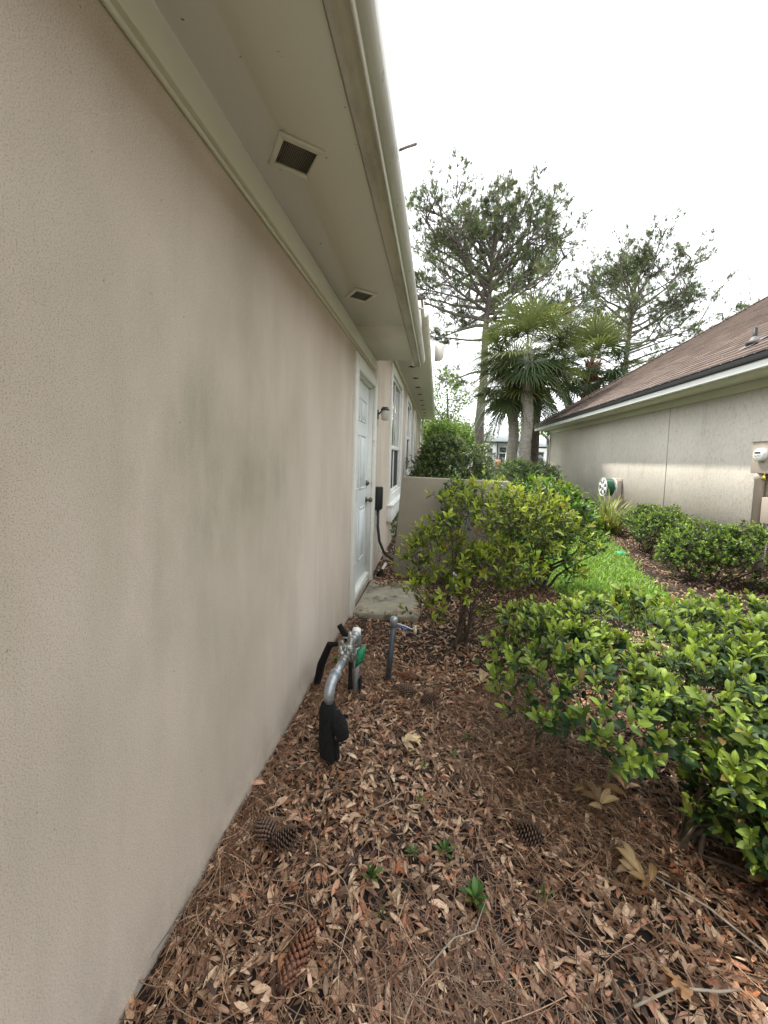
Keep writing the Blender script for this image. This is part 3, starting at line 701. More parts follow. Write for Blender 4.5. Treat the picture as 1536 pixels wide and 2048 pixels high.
mb = MB(); mb.box((NX, cy-.17, cz-.27), (NX-.02, cy+.17, cz+.2)); mb.box((NX-.02, cy-.19, cz-.24), (NX-.10, cy-.165, cz+.16)); bevel(mb.build('mount', M['beige'], R_), .004)

# ================================================================== PIPEWORK NEAR THE WALL
A = empty('backflow_valve', (-.43, 1.8, 0), 'grey steel valve assembly of pipes and bronze valves with black foam sleeves by the wall', 'pipe valve')
X0, Y0 = -.435, 1.57
mb = MB(); zt = .345
arc = [(X0, Y0, .27), (X0, Y0, .31), (X0+.002, Y0+.012, .338), (X0+.004, Y0+.04, .352), (X0+.006, Y0+.075, .354)]
mb.tube(arc, [.021, .0235, .0235, .0235, .021], 14); mb.tube([(X0+.006, Y0+.075, .354), (X0+.006, Y0+.083, .354)], .028, 14); mb.tube([(X0+.006, Y0+.08, .354), (X0+.01, Y0+.19, .353)], .0185, 14); mb.build('near_elbow', M['galv'], A, True)
mb = MB()
bx = X0+.012
mb.tube([(bx, Y0+.185, .353), (bx, Y0+.20, .353)], .025, 6); mb.tube([(bx, Y0+.20, .353), (bx, Y0+.225, .353), (bx, Y0+.25, .353)], [.018, .027, .018], 12)
mb.tube([(bx, Y0+.25, .353), (bx, Y0+.265, .353)], .026, 6); mb.tube([(bx, Y0+.265, .353), (bx, Y0+.29, .353), (bx, Y0+.33, .353), (bx, Y0+.36, .353)], [.02, .034, .036, .02], 12)
mb.tube([(bx, Y0+.36, .353), (bx, Y0+.375, .353)], .027, 6); mb.tube([(bx, Y0+.375, .353), (bx, Y0+.40, .353), (bx, Y0+.42, .353)], [.018, .025, .018], 12)
for (dy, dx, r, h) in ((.225, -.02, .013, .055), (.29, -.03, .015, .05), (.33, .01, .02, .05), (.40, -.012, .013, .05), (.31, -.045, .011, .03)):
    mb.tube([(bx, Y0+dy, .36), (bx+dx, Y0+dy, .36+h*.55), (bx+dx, Y0+dy, .36+h*.6), (bx+dx, Y0+dy, .36+h)], [r, r, r*.65, r*.6], 10)
mb.tube([(bx+.0, Y0+.32, .34), (bx+.03, Y0+.32, .30)], .024, 10)
for (dy, s_) in ((.24, 1), (.345, -1)):
    mb.tube([(bx, Y0+dy, .37), (bx, Y0+dy, .40)], .009, 8); mb.box((bx-.004, Y0+dy-.006, .397), (bx+.042*s_, Y0+dy+.006, .402)); mb.tube([(bx, Y0+dy, .40), (bx, Y0+dy, .408)], .008, 6)
for dy in (.268, .362):
    for k in range(6):
        a = k*pi/3; mb.tube([(bx+.031*cos(a), Y0+dy-.006, .353+.031*sin(a)), (bx+.031*cos(a), Y0+dy+.008, .353+.031*sin(a))], .0052, 6)
mb.build('valve_body', M['bronze'], A)
mb = MB(); YF = Y0+.50
mb.tube([(bx, Y0+.42, .353), (bx, YF-.04, .353)], .0185, 12); mb.tube([(bx, YF-.045, .353), (bx+.001, YF-.02, .352), (bx+.002, YF+.004, .338), (bx+.003, YF+.01, .31), (bx+.004, YF+.01, .28)], .026, 14)
mb.build('far_elbow', M['galv'], A, True)
mb = MB(); mb.tube([(bx+.002, YF-.008, .35), (bx+.002, YF+.018, .372)], [.027, .024], 14); mb.build('elbow_cap', M['pvc'], A)
mb = MB(); mb.tube([(bx+.004, YF+.01, .29), (bx+.006, YF+.0, -.02)], .019, 12); mb.build('riser', M['galv'], A, True)
mb = MB(); mb.tube([(X0-.002, Y0, .275), (X0-.004, Y0, .24), (X0-.002, Y0-.002, .10), (X0+.004, Y0, -.01)], [.028, .037, .037, .036], 12, jit=.14); mb.tube([(X0+.02, Y0+.005, .22), (X0+.055, Y0-.005, .17), (X0+.075, Y0-.01, .125)], [.032, .032, .024], 12, jit=.16)
mb.tube([(X0+.035, Y0, .10), (X0+.042, Y0, .02)], .014, 6, jit=.1); mb.build('foam_sleeve', M['black_foam'], A)
mb = MB(); mb.box((bx-.035, YF-.02, .0), (bx-.018, YF+.02, .26)); mb.box((bx+.026, YF-.02, .0), (bx+.038, YF+.02, .10)); bevel(mb.build('foam_sleeve', M['black_foam'], A), .004)
mb = MB(); mb.tube([(-.50, 1.98, .33), (-.56, 2.02, .30), (-.62, 2.06, .16), (-.655, 2.10, .02)], [.013, .018, .022, .020], 9, jit=.22); mb.tube([(-.50, 1.98, .33), (-.46, 1.95, .34)], .012, 8, jit=.1)
mb.prism([(-.515, .415), (-.495, .43), (-.44, .35), (-.425, .30), (-.465, .29), (-.47, .34)], 2.0, 2.018); mb.build('foam_strip', M['black_foam'], A)
mb = MB(); g0 = np.array([bx+.032, YF-.115, .30]); mb.add([g0+(0, 0, .02), g0+(.044, .016, .045), g0+(.034, .010, -.045), g0+(-.010, -.006, -.085)] + [g0+(0, .002, .02), g0+(.044, .018, .045), g0+(.034, .012, -.045), g0+(-.010, -.004, -.085)], [(0, 1, 2, 3), (7, 6, 5, 4), (0, 4, 5, 1), (1, 5, 6, 2), (2, 6, 7, 3), (3, 7, 4, 0)]); tg = mb.build('green_tag', M['tagg'], A)
mb = MB()
for k in range(7):
    a = .12+.1*k; q0 = g0+(0, -.0006, .02)+np.array((-.010, -.006, -.105))*a; w = np.array((.043, .0155, .025))
    mb.add([q0+w*.15, q0+w*(.82-.1*(k % 3)), q0+w*(.82-.1*(k % 3))+(-.0004, 0, -.003), q0+w*.15+(-.0004, 0, -.003)], [(0, 1, 2, 3)])
mb.build('tag_print', plain('pale_green_ink', (.1, .42, .22), .5), tg)
Q = empty('pipe_stake', (-.25, 2.21, 0), 'dark grey capped pipe standing in the leaves with blue and white wires', 'pipe')
mb = MB(); mb.tube([(-.252, 2.21, -.02), (-.225, 2.21, .36)], .0165, 14); mb.build('pipe', M['greypaint'], Q, True)
mb = MB(); mb.tube([(-.2258, 2.21, .355), (-.2225, 2.21, .40), (-.222, 2.21, .408)], [.0225, .0225, .018], 14); mb.build('cap', M['galv'], Q)
mb = MB(); mb.tube([(-.215, 2.205, .372), (-.16, 2.22, .345), (-.125, 2.24, .325)], .0035, 6); mb.tube([(-.215, 2.205, .367), (-.16, 2.215, .338), (-.13, 2.23, .312)], .003, 6); mb.build('blue_wire', M['blue'], Q, True)
mb = MB(); mb.tube([(-.215, 2.205, .375), (-.15, 2.22, .352), (-.115, 2.24, .328), (-.10, 2.24, .345)], .0022, 6); mb.build('white_wire', M['pvc'], Q, True)
mb = MB(); mb.tube([(-.098, 2.24, .30), (-.098, 2.24, .33), (-.098, 2.24, .332), (-.098, 2.24, .352)], [.009, .011, .007, .008], 10); mb.build('connector', plain('cream_connector', (.5, .45, .3), .5), Q)
S_ = empty('sprinkler_riser', (.12, 3.6, 0), 'leaning dark sprinkler riser with a white clip inside the azalea shrub', 'sprinkler')
mb = MB(); mb.tube([(.12, 3.6, -.02), (.20, 3.6, .24), (.315, 3.6, .93)], .014, 10); mb.build('riser', M['greypaint'], S_, True)
mb = MB(); mb.box((.178, 3.578, .235), (.222, 3.582, .30)); mb.build('clip', M['pvc'], S_)
mb = MB(); mb.tube([(2.74, 6.06, -.01), (2.74, 6.06, .03), (2.74, 6.06, .038)], [.085, .085, .07], 20)
tag(mb.build('valve_lid', M['teal'], origin=(2.74, 6.06, 0)), 'round teal plastic lid at the edge of the lawn and mulch', 'lid')

# ================================================================== SHRUBS
def shrub(name, base, lobes, nshoots, leaf, mats, label, cat='shrub', group=None, stems=10, per=(6, 9), tmpl=None, shoot=.08, twig=.0018, young=.5, inner=.45, stemr=.009, sr=.12, lw=1., skip_in=None, up=.7, zmin=.03, spiky=0., spread=.07, reach=9.):
    if tmpl is None: tmpl = LEAF
    T = empty(name, base, label, cat, group)
    vol = np.array([l[1][0]*l[1][1]*l[1][2] for l in lobes])**.67; pr = vol/vol.sum()
    li = rng.choice(len(lobes), nshoots, p=pr)
    C = np.array([l[0] for l in lobes])[li]; Rr = np.array([l[1] for l in lobes])[li]
    dirs = nrm(rng.normal(0, 1, (nshoots, 3))); dirs[:, 2] = np.where(dirs[:, 2] < -.3, -dirs[:, 2]*rng.choice([1, -1], nshoots, p=[.6, .4]), dirs[:, 2])
    rr = rng.uniform(inner, 1., nshoots)**.6
    lump = 1 + .10*np.sin(dirs[:, 0]*7+C[:, 0]*5)*np.cos(dirs[:, 1]*6) + rng.normal(0, .05+spiky, nshoots)
    P_ = C + dirs*Rr*(rr*lump)[:, None]
    k = P_[:, 2] > zmin
    if skip_in is not None: k &= ~skip_in(P_)
    P_, dirs, rr, C = P_[k], dirs[k], rr[k], C[k]; n = len(P_)
    ax = nrm(nrm(dirs)*.8 + np.array([0, 0, up]) + rng.normal(0, .35, (n, 3)))
    cnt = rng.integers(per[0], per[1]+1, n)
    idx = np.repeat(np.arange(n), cnt); j = np.concatenate([np.arange(c) for c in cnt]); t = j/np.maximum(cnt[idx]-1, 1)
    a = j*2.4 + rng.uniform(0, 6.28, n)[idx]
    e1 = nrm(np.cross(ax, [.3, .5, .8])); e2 = np.cross(ax, e1)
    rad_ = e1[idx]*np.cos(a)[:, None] + e2[idx]*np.sin(a)[:, None]
    d = nrm(ax[idx]*(.25+.75*t)[:, None] + rad_*(1.0-.35*t)[:, None] + rng.normal(0, .15, (len(idx), 3)))
    loc = P_[idx] + ax[idx]*(shoot*t)[:, None]
    sz = leaf*rng.uniform(.6, 1.25, len(idx))*(1-.35*(t > .8)) * rng.uniform(.85, 1.15, n)[idx]
    Rm = frames(d, ax[idx] + rng.normal(0, .2, (len(idx), 3)))
    S = np.c_[sz*lw*rng.uniform(.85, 1.2, len(idx)), sz, sz]
    age = np.clip(1.5*t - .85 + (rr[idx]-.75)*.9 + young*(rng.random(n)[idx]+.1) + rng.normal(0, .08, len(idx)), 0, 1)
    mb = MB(); mb.scatter(*tmpl[:2], Rm, loc, S, rng.random(len(idx)), age, tmpl[2]); mb.build('foliage', M[mats[0]], T)
    sm = MB(); b = np.array(base, float)
    # shoots with thin wood
    for i in range(0, n):
        q = P_[i] - nrm(ax[i]*.5 + (P_[i]-C[i])*.8)*sr*random.uniform(.6, 1.2)
        sm.tube([q, (q+P_[i])/2 + rng.normal(0, .008, 3), P_[i]+ax[i]*shoot], [twig*1.3, twig, twig*.5], 3, cap=False)
    # main stems from the base
    hd = np.hypot(P_[:, 0]-b[0], P_[:, 1]-b[1]); order = rng.permutation(np.where(hd < max(reach, np.sort(hd)[min(n-1, stems)]))[0])[:stems]
    for i in order:
        e = P_[i]; o_ = (e-b)*min(.55, spread*2.2)*random.random(); bb = b + np.array([o_[0]+random.uniform(-.04, .04), o_[1]+random.uniform(-.04, .04), -.02])
        h = e-bb
        p1 = bb + h*.33 + np.array([-h[0]*.12, -h[1]*.12, .10*abs(h[2])]) + rng.normal(0, .02, 3); p2 = bb + h*.68 + rng.normal(0, .03, 3)
        r = stemr*random.uniform(.6, 1.2)
        sm.tube([bb, (bb+p1)/2+rng.normal(0, .01, 3), p1, (p1+p2)/2+rng.normal(0, .012, 3), p2, e], [r, r*.85, r*.7, r*.55, r*.4, r*.15], 6, cap=False)
        for _ in range(3):
            q = order[random.randrange(len(order))]; o2 = P_[random.randrange(n)]
            if np.linalg.norm(o2-p2) < .35: sm.tube([p2, (p2+o2)/2+rng.normal(0, .015, 3), o2], [r*.4, r*.28, r*.12], 4, cap=False)
    sm.build('stems', M[mats[1]], T, smooth=True)
    return T
shrub('azalea_shrub', (.19, 2.77, 0), [((.42, 2.95, .86), (.45, .36, .30)), ((.74, 3.05, .74), (.36, .34, .38)), ((.05, 2.8, .62), (.30, .25, .2)), ((-.12, 2.78, .55), (.12, .14, .26)), ((.05, 2.75, .42), (.28, .2, .09)), ((.42, 2.85, .54), (.36, .3, .14)), ((-.05, 2.72, .24), (.14, .1, .05)), ((.5, 2.7, .27), (.16, .1, .05))],
      600, .055, ('azalea', 'stem'), 'airy yellow green azalea with bare forking stems in front of the tan garden wall', stems=13, young=1.0, stemr=.011, inner=.35, spiky=.06, spread=.06)
shrub('glossy_shrub', (1.1, 4.2, 0), [((1.05, 4.0, .78), (.52, .4, .36)), ((1.35, 4.15, .5), (.32, .35, .42)), ((1.0, 4.1, .55), (.35, .3, .3))],
      620, .062, ('darkshrub', 'stem_dark'), 'darker glossy shrub on the lawn edge just behind and right of the azalea', stems=9, young=.75, stemr=.028, up=.9)
shrub('climbing_shrub', (.28, 4.15, 0), [((.22, 4.1, .85), (.16, .12, .26)), ((.12, 4.1, .62), (.1, .1, .12))], 70, .065, ('darkshrub', 'stem_dark'), 'thin dark leaved shrub tight against the garden wall behind the azalea', stems=6, young=.1)
shrub('foreground_shrub', (.88, 1.42, 0), [((.66, 1.66, .42), (.37, .42, .15)), ((.55, 1.85, .50), (.25, .3, .08)), ((1.10, 1.98, .45), (.60, .42, .19)), ((1.75, 1.95, .46), (.6, .5, .21)), ((1.12, 1.48, .44), (.42, .35, .20)), ((1.6, 1.42, .42), (.5, .5, .24)), ((1.12, 1.27, .30), (.24, .2, .22)), ((1.28, 1.42, .20), (.34, .28, .19)), ((1.5, 1.3, .16), (.4, .2, .15)), ((1.16, 1.22, .22), (.2, .13, .15)), ((1.12, 1.36, .16), (.22, .16, .12)), ((1.3, 1.15, .12), (.25, .15, .1)), ((1.7, 1.6, .25), (.4, .4, .22))],
      2650, .046, ('fgshrub', 'stem'), 'large leafy green shrub with pale new tips filling the lower right foreground', stems=16, reach=.42, per=(6, 9), young=.6, stemr=.009, inner=.6, lw=1.28, shoot=.07, twig=.0017, up=1.1, spread=.16)
for (bs, lb, ns, lab) in (((3.2, 6.3, 0), [((3.38, 6.4, .40), (.46, .5, .30)), ((3.25, 6.0, .36), (.38, .3, .27))], 1250, 'clipped green hedge shrub nearer the hose reel, left of the larger hedge'),
                         ((3.25, 5.0, 0), [((3.15, 4.95, .36), (.45, .38, .30)), ((3.55, 4.70, .38), (.5, .42, .32)), ((2.92, 4.88, .28), (.28, .28, .24)), ((3.85, 4.2, .38), (.45, .5, .32))], 2400, 'clipped green hedge shrub below the electric meter at the right edge')):
    shrub('hedge_shrub', bs, lb, ns, .038, ('hedge', 'stem_dark'), lab, 'hedge', 'clipped hedges by the neighbour wall', stems=8, young=.8, inner=.55, tmpl=LEAF_LO, lw=1.1, shoot=.05, sr=.08, per=(7, 10))
shrub('evergreen_bush', (.4, 8.2, 0), [((.35, 8.3, 1.0), (.95, .8, .72)), ((.1, 8.2, 1.35), (.5, .5, .52)), ((.85, 8.0, .7), (.5, .6, .42)), ((-.15, 8.1, .8), (.42, .5, .5))], 2600, .06, ('ligustrum', 'stem_dark'), 'big dark rounded evergreen bush beyond the garden wall', 'bush', stems=6, tmpl=LEAF_LO, lw=1.15, young=.6, sr=.15, inner=.5)
shrub('tall_bush', (.5, 11, 0), [((.35, 11, 1.5), (.7, .6, .8)), ((.1, 11, 1.8), (.5, .4, .55))], 1100, .08, ('tree', 'stem'), 'pale yellowish bush rising behind the dark rounded one', 'bush', stems=8, tmpl=LEAF_LO, young=.5, sr=.2, spiky=.08)
NAR = leaf_template(w=.14, fold=.2, curl=.06, rows=(0, .4, 1), prof=(0, 1, 0))
shrub('narrow_leaf_shrub', (2.5, 11.5, 0), [((2.3, 11.5, .85), (.65, .5, .5)), ((2.9, 11.3, .75), (.5, .5, .5))], 800, .16, ('bluegreen', 'stem'), 'feathery grey green flowering shrub in front of the palm trunks', 'shrub', stems=8, tmpl=NAR, sr=.2, up=1.2)
shrub('lawn_edge_shrub', (2.35, 8.3, 0), [((2.3, 8.4, .5), (.5, .6, .42)), ((2.7, 8.9, .45), (.4, .5, .4))], 520, .085, ('azalea', 'stem'), 'mid green shrub between the lawn and the hose reel', 'shrub', stems=6, tmpl=LEAF_LO, young=.3, sr=.15)

def strap_clump(name, loc, n, L0, L1, w, label, mat='strap', spread=1., stiff=.4, lift=.6):
    T = empty(name, loc, label, 'plant'); mb = MB()
    for k in range(n):
        a = random.uniform(0, 2*pi); el = random.uniform(lift, 1.45); L_ = random.uniform(L0, L1); p = np.array(loc)+np.array([random.gauss(0, .07), random.gauss(0, .07), 0])
        d = np.array([cos(a)*cos(el), sin(a)*cos(el), sin(el)])*1.; pts = []; seg = 7; q = p.copy()
        for i in range(seg+1):
            pts.append(q.copy()); q = q + d/np.linalg.norm(d)*L_/seg; d = d + np.array([cos(a)*.06, sin(a)*.06, -(1-stiff)*.42*(i+1)/seg])*spread
            if q[2] < .01: q[2] = .01
        s = np.array([-sin(a), cos(a), 0]); vs = []; cc = []; r = random.random(); ag = random.random()**1.5
        for i, q in enumerate(pts):
            ww = w*(1-(i/seg)**2)*.5+.001; vs += [q-s*ww, q+s*ww]; cc += [(r, ag, .5)]*2
        mb.add(vs, [(2*i, 2*i+1, 2*i+3, 2*i+2) for i in range(seg)], cc)
    mb.build('leaves', M[mat], T); return T
strap_clump('strap_leaf_plant', (3.3, 7.9, 0), 240, .55, .95, .024, 'arching clump of yellow edged strap leaves below the hose reel')
strap_clump('upright_strap_plant', (3.5, 8.5, 0), 34, .7, 1.05, .05, 'stiffer upright strap leaves standing just behind the arching clump', stiff=.85, lift=.9)
strap_clump('spiky_plant', (3.0, 9.9, 0), 60, .45, .8, .035, 'spiky green plant against the neighbour wall left of the hose reel', mat='bluegreen', stiff=.8, lift=.7)
strap_clump('low_strap_plant', (.85, 4.15, 0), 28, .25, .4, .018, 'small grassy tuft at the right foot of the garden wall', mat='bluegreen', stiff=.2)

# ================================================================== TREES
def needle_tuft(n=22, L_=.19, w=.016):
    v = []; f = []
    for k in range(n):
        a = k*2.4; el = rad(random.uniform(-5, 75)); l = L_*random.uniform(.7, 1.1)
        d = np.array([cos(a)*cos(el), sin(a)*cos(el), sin(el)]); s = nrm(np.cross(d, [.2, .3, 1]))*w*.5
        b = d*.01+np.array([0, 0, random.uniform(-.08, .05)]); v += [b-s, b+s, b+d*l]; f.append((3*k, 3*k+1, 3*k+2))
    v = np.array(v)[:, [0, 2, 1]]; return v, np.array(f), np.full(len(v), .5)
TUFT = needle_tuft()
def pine(name, base, trunk, r0, crown, nmain, label, extra=(), tuft=1.0, dens=1.0, seed=1):
    """crown: list of (z, radius); trunk: polyline of absolute points"""
    random.seed(seed); T = empty(name, base, label, 'pine tree', 'tall pines beyond the gardens')
    tp = np.array(trunk, float); zs = tp[:, 2]
    def at(z): return np.array([np.interp(z, zs, tp[:, 0]), np.interp(z, zs, tp[:, 1]), z])
    mb = MB(); zz = np.linspace(zs[0], zs[-1], 26)
    mb.tube([at(z)+np.array([.04*sin(z*1.3), .03*cos(z*1.7), 0]) for z in zz], [r0*(1-.80*((z-zs[0])/(zs[-1]-zs[0]))**1.3) for z in zz], 12, jit=.04)
    mb.build('trunk', M['bark_pine'], T, True)
    br = MB(); tips = []
    def limb(p, d, L_, r, lvl, droop=0):
        seg = 6 if lvl == 0 else 4; pts = [p.copy()]; q = p.copy(); dd = d.copy()
        for i in range(seg):
            dd = nrm(dd + np.array([random.gauss(0, .16), random.gauss(0, .16), random.gauss(.04, .12)-droop])); q = q+dd*L_/seg; pts.append(q.copy())
        br.tube(pts, [r*(1-.8*i/seg) for i in range(seg+1)], 6 if lvl == 0 else 4, cap=False)
        if lvl < 2:
            nb = int((7 if lvl == 0 else 4)*dens + .5)
            for k in range(nb):
                t = random.uniform(.35 if lvl == 0 else .2, 1.); i = min(int(t*seg), seg-1); s = pts[i]+(pts[i+1]-pts[i])*(t*seg-i)
                sd = nrm(np.array([random.gauss(0, 1), random.gauss(0, 1), random.gauss(.25, .55)])); nd = nrm(dd*.7+sd*.9)
                limb(s, nd, L_*random.uniform(.28, .48)*(1.15-.4*t) if lvl == 0 else L_*random.uniform(.4, .65), r*.45, lvl+1)
        if lvl >= 1:
            for k in range(2 if lvl == 1 else 6):
                t = 1-.10*k*random.random(); i = min(int(t*seg), seg-1); s = pts[i]+(pts[i+1]-pts[i])*(min(t, .999)*seg-i); tips.append((s+rng.normal(0, .09, 3), nrm(dd+np.array([0, 0, .5])+rng.normal(0, .4, 3))))
        if lvl == 0: tips.append((pts[-1], dd))
    cz = np.array([c[0] for c in crown]); cr_ = np.array([c[1] for c in crown])
    for k in range(nmain):
        z = cz[0] + (cz[-1]-cz[0])*((k+.5)/nmain)**.9; Rr = np.interp(z, cz, cr_)*random.uniform(.7, 1.12)
        a = k*2.4+random.uniform(-.5, .5); el = .15+.7*(z-cz[0])/(cz[-1]-cz[0])+random.uniform(-.2, .2)
        p = at(z-.25*Rr*.5); limb(p, np.array([cos(a)*cos(el), sin(a)*cos(el), sin(el)]), Rr, r0*.22*(.5+Rr/4), 0)
    for (z, a, el, Ln, dr) in extra: limb(at(z), np.array([cos(a)*cos(el), sin(a)*cos(el), sin(el)]), Ln, r0*.26, 0, dr)
    br.build('branches', M['bark_pine'], T, True)
    P_ = np.array([t[0] for t in tips]); Dd = np.array([t[1] for t in tips]); n = len(P_)
    mb = MB(); s = rng.uniform(.8, 1.3, n)*tuft
    mb.scatter(*TUFT[:2], frames(Dd, rng.normal(0, 1, (n, 3))), P_, s, rng.random(n), np.clip(rng.normal(.4, .3, n), 0, 1), TUFT[2])
    mb.build('needles', M['needle'], T)
    return n
pine('pine_tree', (2.2, 22, 0), [(2.15, 22, -.1), (2.25, 22, 3), (2.35, 22, 8), (2.45, 22, 11), (2.55, 22, 13.2)], .29,
     [(9.0, 4.6), (10.0, 4.9), (11.0, 4.9), (11.9, 4.5), (12.4, 3.9), (12.9, 3.0)], 40, 'tallest pine with broad open crown, its bare trunk beside the palms',
     dens=1.05, extra=((7.9, 3.0, .1, 3.0, .05), (7.4, .6, .9, 1.2, 0), (6.2, 3.1, -.05, 2.4, .05), (9.5, .1, .05, 5.0, 0), (9.0, -.1, .0, 4.2, 0), (9.9, 3.14, .1, 4.3, 0), (10.6, 3.3, .2, 4.4, 0)), seed=31)
pine('pine_tree', (12.1, 28, 0), [(12, 28, -.1), (12.1, 28, 6), (12.3, 28, 11), (12.5, 28, 13.8)], .26,
     [(9.2, 4.2), (10.6, 4.7), (11.8, 4.2), (12.7, 3.2), (13.2, 2.2)], 30, 'second pine with rounded crown behind the palms and the brown roof',
     dens=1.05, extra=((8.6, .0, .25, 7.6, .02), (8.0, -.1, .1, 7.0, 0), (7.6, .1, .2, 6.0, 0), (9.0, .3, .25, 5.0, 0), (8.8, 3.0, .2, 4.0, 0), (7.2, .0, .1, 3.6, 0)), seed=9)
pine('pine_tree', (25.8, 30, 0), [(25.8, 30, -.1), (25.8, 30, 8), (25.8, 30, 14)], .22, [(9, 4.2), (11, 4.0), (14, 2.0)], 16, 'pine mostly hidden at the right edge above the brown roof', extra=((12.5, 3.1, .1, 4.2, 0), (10.3, 3.1, .05, 4.4, 0)), seed=14)

def fan_frond(mb, p, d, pet, L_, r, age, nseg=36):
    """one costapalmate leaf: petiole then a folded fan of drooping segments"""
    d = nrm(np.array(d)); side = nrm(np.cross(d, [0, 0, 1.]) if abs(d[2]) < .97 else np.array([1., 0, 0])); up = np.cross(side, d)
    q = [np.array(p)]; dd = d.copy()
    for i in range(4): dd = nrm(dd+np.array([0, 0, -.08])); q.append(q[-1]+dd*pet/4)
    c = q[-1]; side = nrm(np.cross(dd, [0, 0, 1.]) if abs(dd[2]) < .97 else side); up = np.cross(side, dd)
    vs = []; fs = []; cc = []
    for i, qq in enumerate(q[:-1]):
        b = len(vs); w = .018; vs += [qq-side*w, qq+side*w, q[i+1]-side*w*.8, q[i+1]+side*w*.8]; fs.append((b, b+1, b+3, b+2)); cc += [(.7, age*.5+.4, .5)]*4
    for k in range(nseg):
        a = -2.2+4.4*k/(nseg-1)+random.uniform(-.03, .03)
        dr = nrm(dd*cos(a)+side*sin(a)+up*(.28*cos(a*.8)+.10*(k % 2)))
        l = L_*(1-.28*abs(a/2.2)**1.5)*random.uniform(.88, 1.05); w = L_*.040; sdir = nrm(np.cross(dr, up)); pts = [c.copy()]; g = dr.copy()
        for i in range(4): pts.append(pts[-1]+nrm(g)*l/4); g = g+np.array([0, 0, -.10-.28*i*(.6+age*.0)*random.uniform(.6, 1.3)])
        b = len(vs); ws = [.15, .9, 1, .55, .05]
        for i in range(5): vs += [pts[i]-sdir*w*ws[i]*.5, pts[i]+sdir*w*ws[i]*.5]; cc += [(r+random.uniform(-.15, .15), age+(.25 if i == 4 else 0), .5)]*2
        fs += [(b+2*i, b+2*i+1, b+2*i+3, b+2*i+2) for i in range(4)]
    mb.add(vs, fs, np.clip(cc, 0, 1))
def fan_palm(base, top, r, label, nf=34, L_=.95, pet=.9, mat_trunk='bark_palm', boots=.0, seed=3, droop=-.75):
    random.seed(seed); T = empty('fan_palm', base, label, 'palm tree', 'fan palms beyond the neighbour house'); b = np.array(base, float); t = np.array(top, float)
    mb = MB(); n = 34
    mb.tube([b+(t-b)*i/n+np.array([.03*sin(i*.4), 0, 0]) for i in range(n+1)], [r*(1.15-.25*i/n)*(1+.05*(i % 2)) for i in range(n+1)], 14, jit=.04); mb.build('trunk', M[mat_trunk], T)
    if boots:
        bt = MB()
        for k in range(int(70*boots)):
            a = k*2.4; z = t[2]-1.1*boots*random.random(); c = np.array([t[0]+cos(a)*r*.8, t[1]+sin(a)*r*.8, z]); o = np.array([cos(a)*.13, sin(a)*.13, .2]); bt.tube([c, c+o*.6, c+o*1.25], [.07, .045, .03], 4)
        bt.build('boots', M['boots'], T)
    mb = MB()
    for k in range(nf):
        a = k*2.4+random.uniform(-.3, .3); el = 1.35+(droop-1.35)*((k+.5)/nf)**.9
        age = np.clip(.42-.30*(k/nf)+random.uniform(-.25, .3), 0, 1)
        fan_frond(mb, t+np.array([cos(a)*r*.4, sin(a)*r*.4, random.uniform(-.1, .15)]), (cos(a)*cos(el), sin(a)*cos(el), sin(el)), pet*random.uniform(.75, 1.15), L_*random.uniform(.8, 1.1), random.random(), age)
    mb.build('fronds', M['palmleaf'], T)
fan_palm((2.86, 13, 0), (2.74, 13, 4.85), .165, 'fan palm with the smooth grey trunk, nearest and tallest of the palms', nf=48, seed=3, L_=1.08, pet=1.05, droop=-.9)
fan_palm((2.62, 14, 0), (2.52, 14, 3.95), .17, 'shorter fan palm with red brown trunk just left of the grey trunked palm', nf=36, L_=1.15, pet=.85, mat_trunk='bark_palm', boots=.9, seed=8, droop=-1.1)
fan_palm((5.75, 16, 0), (5.75, 16, 5.1), .2, 'fan palm with shaggy red brown trunk rising behind the brown roof', nf=42, L_=1.15, pet=1.05, mat_trunk='boots', boots=1.4, seed=12, droop=-.7)
# date palm
def date_palm(base, top, r, label):
    random.seed(21); T = empty('date_palm', base, label, 'palm tree'); b, t = np.array(base, float), np.array(top, float)
    mb = MB(); mb.tube([b, b+(t-b)*.3, b+(t-b)*.7, t], [r*1.1, r, r, r*1.25], 12, jit=.05); mb.build('trunk', M['bark_dark'], T)
    mb = MB()
    for k in range(38):
        a = k*2.4; el = 1.25-1.35*(k/38.)+random.uniform(-.1, .1); L_ = random.uniform(3.1, 3.9); d = np.array([cos(a)*cos(el), sin(a)*cos(el), sin(el)]); q = t.copy(); seg = 16; pts = [q.copy()]; ds = []
        for i in range(seg): d = nrm(d); ds.append(d.copy()); q = q+d*L_/seg; pts.append(q.copy()); d = d+np.array([0, 0, -.135])
        mb.tube(pts, [.03*(1-.85*i/seg) for i in range(seg+1)], 4, cap=False, col=(.6, .6, .5))
        vs = []; fs = []; cc = []; rr = random.random(); ag = random.random()
        for i in range(2, seg):
            for j in (0., .33, .66):
                c = pts[i]+(pts[i+1]-pts[i])*j; dd = ds[i]; sd = nrm(np.cross(dd, [0, 0, 1.])); u = np.cross(sd, dd)
                for s in (-1, 1):
                    l = .42*(1-.5*abs((i/seg)-.45)/.55)*random.uniform(.85, 1.1); o = nrm(sd*s*.9+dd*.75+u*random.uniform(.1, .5)+np.array([0, 0, -.15])); w = nrm(np.cross(o, u))*.017
                    n0 = len(vs); vs += [c-w, c+w, c+o*l*.6+w+np.array([0, 0, -.02]), c+o*l+np.array([0, 0, -.09])]; fs.append((n0, n0+1, n0+2, n0+3)); cc += [(rr, ag, .5)]*4
        mb.add(vs, fs, cc)
    mb.build('fronds', M['date'], T)
date_palm((4.05, 17.5, 0), (4.05, 17.5, 4.5), .27, 'date palm with dark trunk and long drooping feather fronds behind the fan palms')

